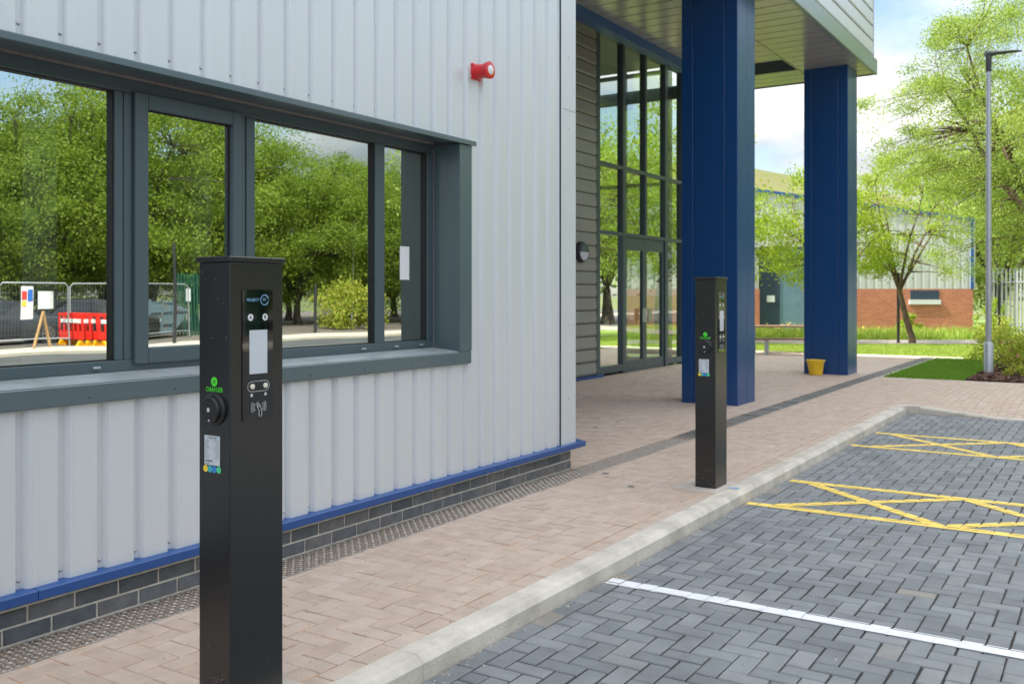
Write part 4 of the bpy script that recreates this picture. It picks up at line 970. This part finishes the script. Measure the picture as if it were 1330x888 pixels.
M['blade_shade'] = leafmat('blade_shade', (.09,.20,.015), (.14,.28,.03), (.22,.34,.06), .3)  # same grass as the open lawn, building shade put into the colour
M['blade_sun'] = leafmat('blade_sun', (.16,.26,.03), (.28,.38,.06), (.42,.46,.13), .3)  # sunlit copy of the grass, sunlight put into the paler yellow colour
def s1():
    y = 18.05+5.9*random.random(); return (random.uniform(.33, 1.73), y, -.015)
blades('grass', 'short shade-tinted green grass of the lawn corner beside the paving', 26000, s1, .025, .055, M['blade_shade'])
def s2():
    d_ = random.uniform(21.5,28.4); r_ = random.uniform(3.5, 16); x, y = Q(d_, r_)
    return (x, y if y > 24.45 else y+24.5-y+random.random()*4, -.02)
blades('grass', 'sun-tinted yellowish mown grass of the sunlit lawn before the brick warehouse', 60000, s2, .03, .06, M['blade_sun'], .009)
def s3():
    d_ = random.uniform(31.4,35.6); r_ = random.uniform(1, 17); x, y = Q(d_, r_); return (x, y, -.02)
blades('weeds', 'long weedy grass along the foot of the brick warehouse wall', 20000, s3, .05, .42, M['blade_sun'], .015)
fc = np.array([(*Q(random.uniform(32.5,35), random.choice((random.uniform(1,17), random.uniform(9.3,11)))), random.uniform(.25,.5)) for _ in range(70)]); fc = np.repeat(fc,3,axis=0)+rng.normal(size=(210,3))*.03
me = leaves_mesh('wildflowers', fc, .07, M['petal_yellow'], np.full(len(fc),.5)); o = bpy.data.objects.new('wildflowers', me); C.objects.link(o); tag(o, 'scattered yellow wildflowers among the weeds by the warehouse', 'wildflowers', kind='stuff')

# ------------------------------------------------------------------ brick warehouse
wx, wy = Q(36.0, 0)
WH = bpy.data.objects.new('warehouse', None); C.objects.link(WH); WH.location = (wx, wy, 0); WH.rotation_euler.z = YAW
tag(WH, 'red brick and white metal clad warehouse across the lawn', 'building')
def wpart(mb, name, m, parent=None, **k):
    o = mb.build(name, m, None, **k); o.parent = parent or WH; return o
# local: x right (metres sideways), y away from the camera, z up
mb = MB(); mb.box(-14,9.45,0,.3,-.1,1.70); mb.box(11.3,17.6,0,.3,-.1,1.70); mb.box(17.3,17.6,.3,14,-.1,1.7)
wpart(mb, 'brick_wall', M['brick_red'])
def topz(x): return 5.5 if x < 9 else 5.5-(x-9)*(1.15/8.6)
mb = MB(); x = -14
while x < 17.55:
    x2 = min(x+.30, 17.6); lo = 1.705 if not (9.45 <= x+.15 < 11.3) else 3.32
    za, zb = topz(x), topz(x2)
    for (a, b, yv) in ((x, x+.19, .0), (x+.20, x2-.01, .03)):
        mb.add([(a,yv,lo),(b,yv,lo),(b,yv,topz(b)),(a,yv,topz(a))], [(0,1,2,3)])
    mb.add([(x+.19,.0,lo),(x+.20,.03,lo),(x+.20,.03,topz(x+.2)),(x+.19,.0,topz(x+.19))], [(0,1,2,3)]); mb.add([(x2-.01,.03,lo),(x2,.0,lo),(x2,.0,zb),(x2-.01,.03,topz(x2-.01))], [(0,1,2,3)])
    x += .30
wpart(mb, 'metal_cladding', M['wh_clad'])
mb = MB(); mb.add([(-14,.05,5.45),(9,.05,5.45),(17.6,.05,4.3),(17.6,14,4.3),(9,14,5.45),(-14,14,5.45)], [(0,1,4,5),(1,2,3,4)]); mb.box(-14,9.4,13.9,14,0,5.4); wpart(mb, 'roof', M['roof'])
mb = MB(); mb.prism([(-14,5.45),(9,5.45),(17.65,4.29),(17.65,4.40),(9,5.56),(-14,5.56)], 1, -.06, .06); mb.box(17.50,17.61,-.03,.1,1.71,4.3); wpart(mb, 'blue_trim', M['wh_blue'])
mb = MB(); mb.box(9.46,11.29,.12,.2,-.1,3.31); d = wpart(mb, 'door', M['wh_door'])
mb = MB(); mb.box(9.46,10.25,.10,.118,-.1,3.31); wpart(mb, 'dark_shutter', M['wh_dark'])
mb = MB(); mb.box(9.75,10.05,.07,.098,1.2,1.45); wpart(mb, 'door_sign', M['white'])
mb = MB(); mb.box(15.2,16.3,-.02,.0,1.30,1.65); wpart(mb, 'window', M['wh_dark']); mb = MB(); mb.box(15.15,16.35,-.06,.0-.001,1.11,1.29); wpart(mb, 'window_sill', M['white'])

# palisade fence (pale grey) to the right of the warehouse
pf = thing('palisade_fence', 'pale grey steel palisade fence beside the brick warehouse', 'fence', (*Q(35,17.7),0))
mb = MB(); A = Vector((*Q(35.0,17.75),0)); Bp = Vector((*Q(31.5,18.6),0)); dirv = (Bp-A).normalized(); L = 9; t = 0
mb2 = MB()
A2 = Vector((*Q(35.2,19.0),0))
for (o0, dv_, LL) in ((Vector((*Q(35.0,17.72),0)), Vector((RT[0],RT[1],0)), 1.0), (Vector((*Q(34.9,18.7),0)), (Vector((*Q(25,22.5),0))-Vector((*Q(34.9,18.7),0))).normalized(), 2)):
    t = 0
    while t < LL:
        p = o0+dv_*t; h = 2.35
        mb.obox(p+Vector((0,0,h/2)), dv_, (-dv_.y,dv_.x,0), (0,0,1), .036, .012, h/2)
        for s_ in (-1,0,1): mb.obox(p+dv_*(s_*.022)+Vector((0,0,h+.05)), dv_, (-dv_.y,dv_.x,0), (0,0,1), .008, .01, .05)
        t += .155
    for z in (.35,1.95): mb2.bar(o0+Vector((0,0,z))-Vector((-dv_.y,dv_.x,0))*.03, o0+dv_*LL+Vector((0,0,z))-Vector((-dv_.y,dv_.x,0))*.03, .03, .05)
mb.build('pales', M['galv'], pf); mb2.build('rails', M['galv'], pf)
for (px_, dp, hh, l) in ((12.0,29.3,2.15,'slim black post standing left of the forked tree trunk'),(14.85,28.75,2.1,'slim black post before the palisade fence right of the lamp')):
    x, y = Q(dp, px_); mb = MB(); mb.tube([(x,y,-.1),(x,y,hh),(x,y,hh+.02)], [.045,.045,.02], 12); tag(mb.build('black_post', M['lampdark'], at=(x,y,0), smooth=True), l, 'post', 'black posts on the lawn')

# ------------------------------------------------------------------ across the car park (seen mirrored in the window)
# green palisade
gp = thing('green_fence', 'green steel palisade fence in front of the trees across the car park', 'fence', (26.5,24,0))
mb = MB(); y = 23.7
while y < 25.6: mb.box(26.5,26.53,y,y+.07,-.1,2.3); y += .155 if y < 25 else .3
for z in (.4,1.9): mb.box(26.535,26.57,23.7,25.6,z,z+.05)
mb.build('pales', M['gfence'], gp)
mb = MB(); mb.box(26.46,26.495,24.1,24.3,1.2,1.7); mb.build('fence_sign', M['white'], gp)
# mesh fence panels
def mesh_panel(label, p, q):
    r = thing('mesh_fence_panel', label, 'fence', (*p,0), 'temporary mesh fence panels'); a = Vector((*p,0)); b = Vector((*q,0)); f_ = MB(); H2 = 1.75
    f_.tube([a+Vector((0,0,-.05)), a+Vector((0,0,H2)), a.lerp(b,.04)+Vector((0,0,H2+.1)), a.lerp(b,.96)+Vector((0,0,H2+.1)), b+Vector((0,0,H2)), b+Vector((0,0,-.05))], .022, 8)
    f_.tube([a+Vector((0,0,.15)), b+Vector((0,0,.15))], .018, 8); f_.build('frame', M['galv'], r, smooth=True)
    g2 = MB(); L = (b-a).length; d_ = (b-a).normalized(); k = .08
    while k < L: g2.bar(a+d_*k+Vector((0,0,.15)), a+d_*k+Vector((0,0,H2+.08)), .005); k += .09
    z = .3
    while z < H2: g2.bar(a+Vector((0,0,z)), b+Vector((0,0,z)), .005); z += .25
    g2.build('wire_mesh', M['mesh'], r); return r
m1 = mesh_panel('temporary mesh fence panel carrying safety signs, before the grey car', (23.3,15.0), (22.6,16.0+.9))
mb = MB(); mb.box(22.93,22.95,15.45,15.85,.75,1.75); s_ = mb.build('safety_sign', M['white'], m1)
for (ya, yb, za, zb, mm_) in ((15.47,15.62,1.35,1.6,'sign_red'),(15.66,15.82,1.3,1.65,'sign_blue'),(15.47,15.6,1.15,1.3,'yellow_dot')):
    mb = MB(); mb.box(22.915,22.928,ya,yb,za,zb); o = mb.build('sign_patch', M[mm_], None); o.parent = s_; o.location = -parent_world(s_)
mb = MB(); mb.box(22.8,22.82,15.95,16.5,1.05,1.6); mb.build('safety_sign', M['white'], m1)
mesh_panel('temporary mesh fence panel behind the red barriers', (23.6,17.6), (23.2,19.7)); mesh_panel('temporary mesh fence panel between the barriers and the skip', (25.4,20.2),(25.2,23.2))
# barriers
def barrier(label, x, y, rz):
    r = thing('safety_barrier', label, 'barrier', (x,y,-.09), 'red plastic pedestrian barriers'); f_ = MB(); L = 1.0; o = Vector((x,y,-.09))
    f_.box(x-.03,x+.03,y-.5,y+.5,.80,.91); f_.box(x-.03,x+.03,y-.5,y+.5,.1,.35)
    for k in range(6): f_.box(x-.02,x+.02,y-.5+k*.186,y-.5+k*.186+.07,.35,.80)
    b_ = f_.build('panel', M['barrier'], r, bevel=.01)
    f_ = MB(); f_.box(x-.034,x+.034,y-.4,y+.4,.60,.72); f_.build('reflective_strip', M['white'], r)
    for s_ in (-.38,.38): f_ = MB(); f_.prism([(x-.2,-.09),(x+.2,-.09),(x+.05,.08),(x-.05,.08)], 1, y+s_-.05, y+s_+.05); f_.build('foot', M['foot_yellow'], r)
    r.rotation_euler.z = rz; return r
for k, (x, y, rz, l) in enumerate(((23.2,17.35,1.35,'red plastic barrier at the near end of the barrier row, turned end on'),(23.25,17.6,1.25,'red plastic barrier second in the row, turned end on'),(23.3,17.85,1.15,'red plastic barrier third in the row, half turned'),(22.75,18.5,.05,'red plastic barrier facing the office at the far end of the row'))): barrier(l, x, y, rz)
# timber trestle
tr_ = thing('timber_prop', 'leaning timber A shaped prop on the pavement edge across the car park', 'timber', (21.3,15.2,0))
mb = MB(); mb.bar((21.2,14.9,-.03),(21.4,15.3,1.0),.07,.05); mb.bar((21.5,15.6,-.03),(21.4,15.3,1.0),.07,.05); mb.build('legs', M['timber'], tr_)
# skip
sk = thing('skip', 'blue grey metal waste skip among weeds by the green fence', 'skip', (25.8,22,0))
mb = MB(); mb.prism([(21.7,.05),(22.9,.05),(23.6,.85),(22.9,1.2),(21.4,1.2),(21.2,.85)], 0, 25.7, 27.3); mb.build('hull', M['skip'], sk, bevel=.02)
mb = MB(); mb.box(25.64,25.7,21.2,23.5,.83,.9); mb.box(25.64,25.7,21.65,22.95,.4,.46)
for y in (21.75,22.3,22.8): mb.box(25.63,25.70,y,y+.07,.1,1.3)
mb.build('ribs', M['skip'], sk)
# posts
for (x, y, h, m_, nme, l, rr_) in ((21.1,19.44,3.1,'lampdark','black_post','slim black post on the far pavement before the skip',.05),(23.2,27.9,1.9,'lampdark','black_post','short black post on the far verge near the round bush',.06)):
    mb = MB(); mb.tube([(x,y,-.1),(x,y,h),(x,y,h+.02)],[rr_,rr_,rr_*.5],10); tag(mb.build(nme, M[m_], at=(x,y,0), smooth=True), l, 'post')
l2 = copy_tree(lp); l2.location = (29.0,36.5,0); l2['label'] = 'tall pale street lamp before the trees across the car park'; l2.scale = (1.3,1.3,.9)
shrub('bush', 'round yellow green bush below the trees across the car park', 'bush', (25.5,32.5,0), 1.7, 2.3, 5000, .15, M['leaf_shrub'], 77, 60)
# cars
def car(label, x, y, rz, paint):
    r = bpy.data.objects.new('parked_car', None); C.objects.link(r); tag(r, label, 'car', 'cars parked across the car park'); r.location = (x,y,-.09); r.rotation_euler.z = rz
    def pt(mb, nme, m_, par=None, **k):
        o = mb.build(nme, m_, None, **k); o.parent = par or r; return o
    # body: sections along x (length 4.3), each a rounded outline
    secs = [(-2.12,.35,.62,.70),(-2.05,.25,.78,.80),(-1.3,.22,.90,.86),(-.6,.20,.94,.88),(.6,.20,.95,.88),(1.5,.2,.98,.87),(2.0,.24,.97,.82),(2.15,.36,.80,.74)]
    mb = MB(); vs = []
    for X, z0, z1, hw in secs:
        for (u, v) in ((-.92,0),(-1,.25),(-1,.7),(-.9,1),(0,1.04),(.9,1),(1,.7),(1,.25),(.92,0)): vs.append((X, u*hw, z0+(z1-z0)*v))
    n_ = 9; fs = [(i*n_+k, i*n_+(k+1)%n_, (i+1)*n_+(k+1)%n_, (i+1)*n_+k) for i in range(len(secs)-1) for k in range(n_)]+[tuple(range(n_)), tuple(range((len(secs)-1)*n_, len(secs)*n_))]
    mb.add(vs, fs); body = pt(mb, 'body', paint, smooth=True)
    mb = MB(); vs = []
    for X, z, hw in ((-1.15,.90,.78),(-.45,1.36,.62),(.2,1.45,.64),(1.1,1.42,.63),(1.9,.97,.76)):
        vs += [(X,-hw,z),(X,hw,z),(X,-.80,.86),(X,.80,.86)]
    fs = []
    for i in range(4): a = 4*i; b = a+4; fs += [(a,a+1,b+1,b),(a,b,b+2,a+2),(a+1,a+3,b+3,b+1)]
    mb.add(vs, fs); pt(mb, 'cabin_glass', M['carglass'], smooth=False)
    mb = MB(); mb.add([(-.45,-.63,1.37),(.2,-.65,1.462),(1.1,-.64,1.432),(1.1,.64,1.432),(.2,.65,1.462),(-.45,.63,1.37)], [(0,1,4,5),(1,2,3,4)])
    for s_ in (-1,1):
        for (a, b) in (((-1.15,.80,.90),(-.45,.64,1.38)),((.35,.83,.92),(.3,.66,1.45)),((1.9,.80,.95),(1.1,.66,1.44))): mb.bar((a[0],a[1]*s_,a[2]),(b[0],b[1]*s_,b[2]),.07,.04)
    pt(mb, 'roof', paint)
    for X in (-1.32,1.3):
        for s_ in (-1,1):
            mb = MB(); mb.tube([(X,s_*.70,.31),(X,s_*.885,.31)],.31,24); w_ = pt(mb, 'wheel', M['tyre'], smooth=True)
            mb = MB(); mb.tube([(X,s_*.88,.31),(X,s_*.90,.31)],[.07,.06],12)
            for k in range(7): a = 2*math.pi*k/7; mb.bar((X,s_*.89,.31),(X+.2*math.cos(a),s_*.89,.31+.2*math.sin(a)),.035,.02,up=(0,1,0))
            vs = []; 
            for k in range(24):
                a = 2*math.pi*k/24; vs += [(X+.19*math.cos(a),s_*.892,.31+.19*math.sin(a)),(X+.22*math.cos(a),s_*.892,.31+.22*math.sin(a))]
            mb.add(vs, [(2*k,2*k+1,(2*k+3)%48,(2*k+2)%48) for k in range(24)]); pt(mb, 'rim', M['rim'], w_)
    for s_ in (-1,1): mb = MB(); mb.box(2.02,2.14,s_*.80-.08*s_,s_*.55,.68,.82); pt(mb, 'tail_light', M['tail'], bevel=.01)
    for s_ in (-1,1): mb = MB(); mb.box(-2.11,-1.98,s_*.75,s_*.5,.58,.70); pt(mb, 'headlight', M['lens'], bevel=.01)
    return r
car('dark grey parked car behind the mesh panel with the signs', 25.6, 16.2, R_(-80), M['carpaint']); car('black parked car behind the red barriers', 26.5, 20.2, R_(-85), M['carpaint2'])
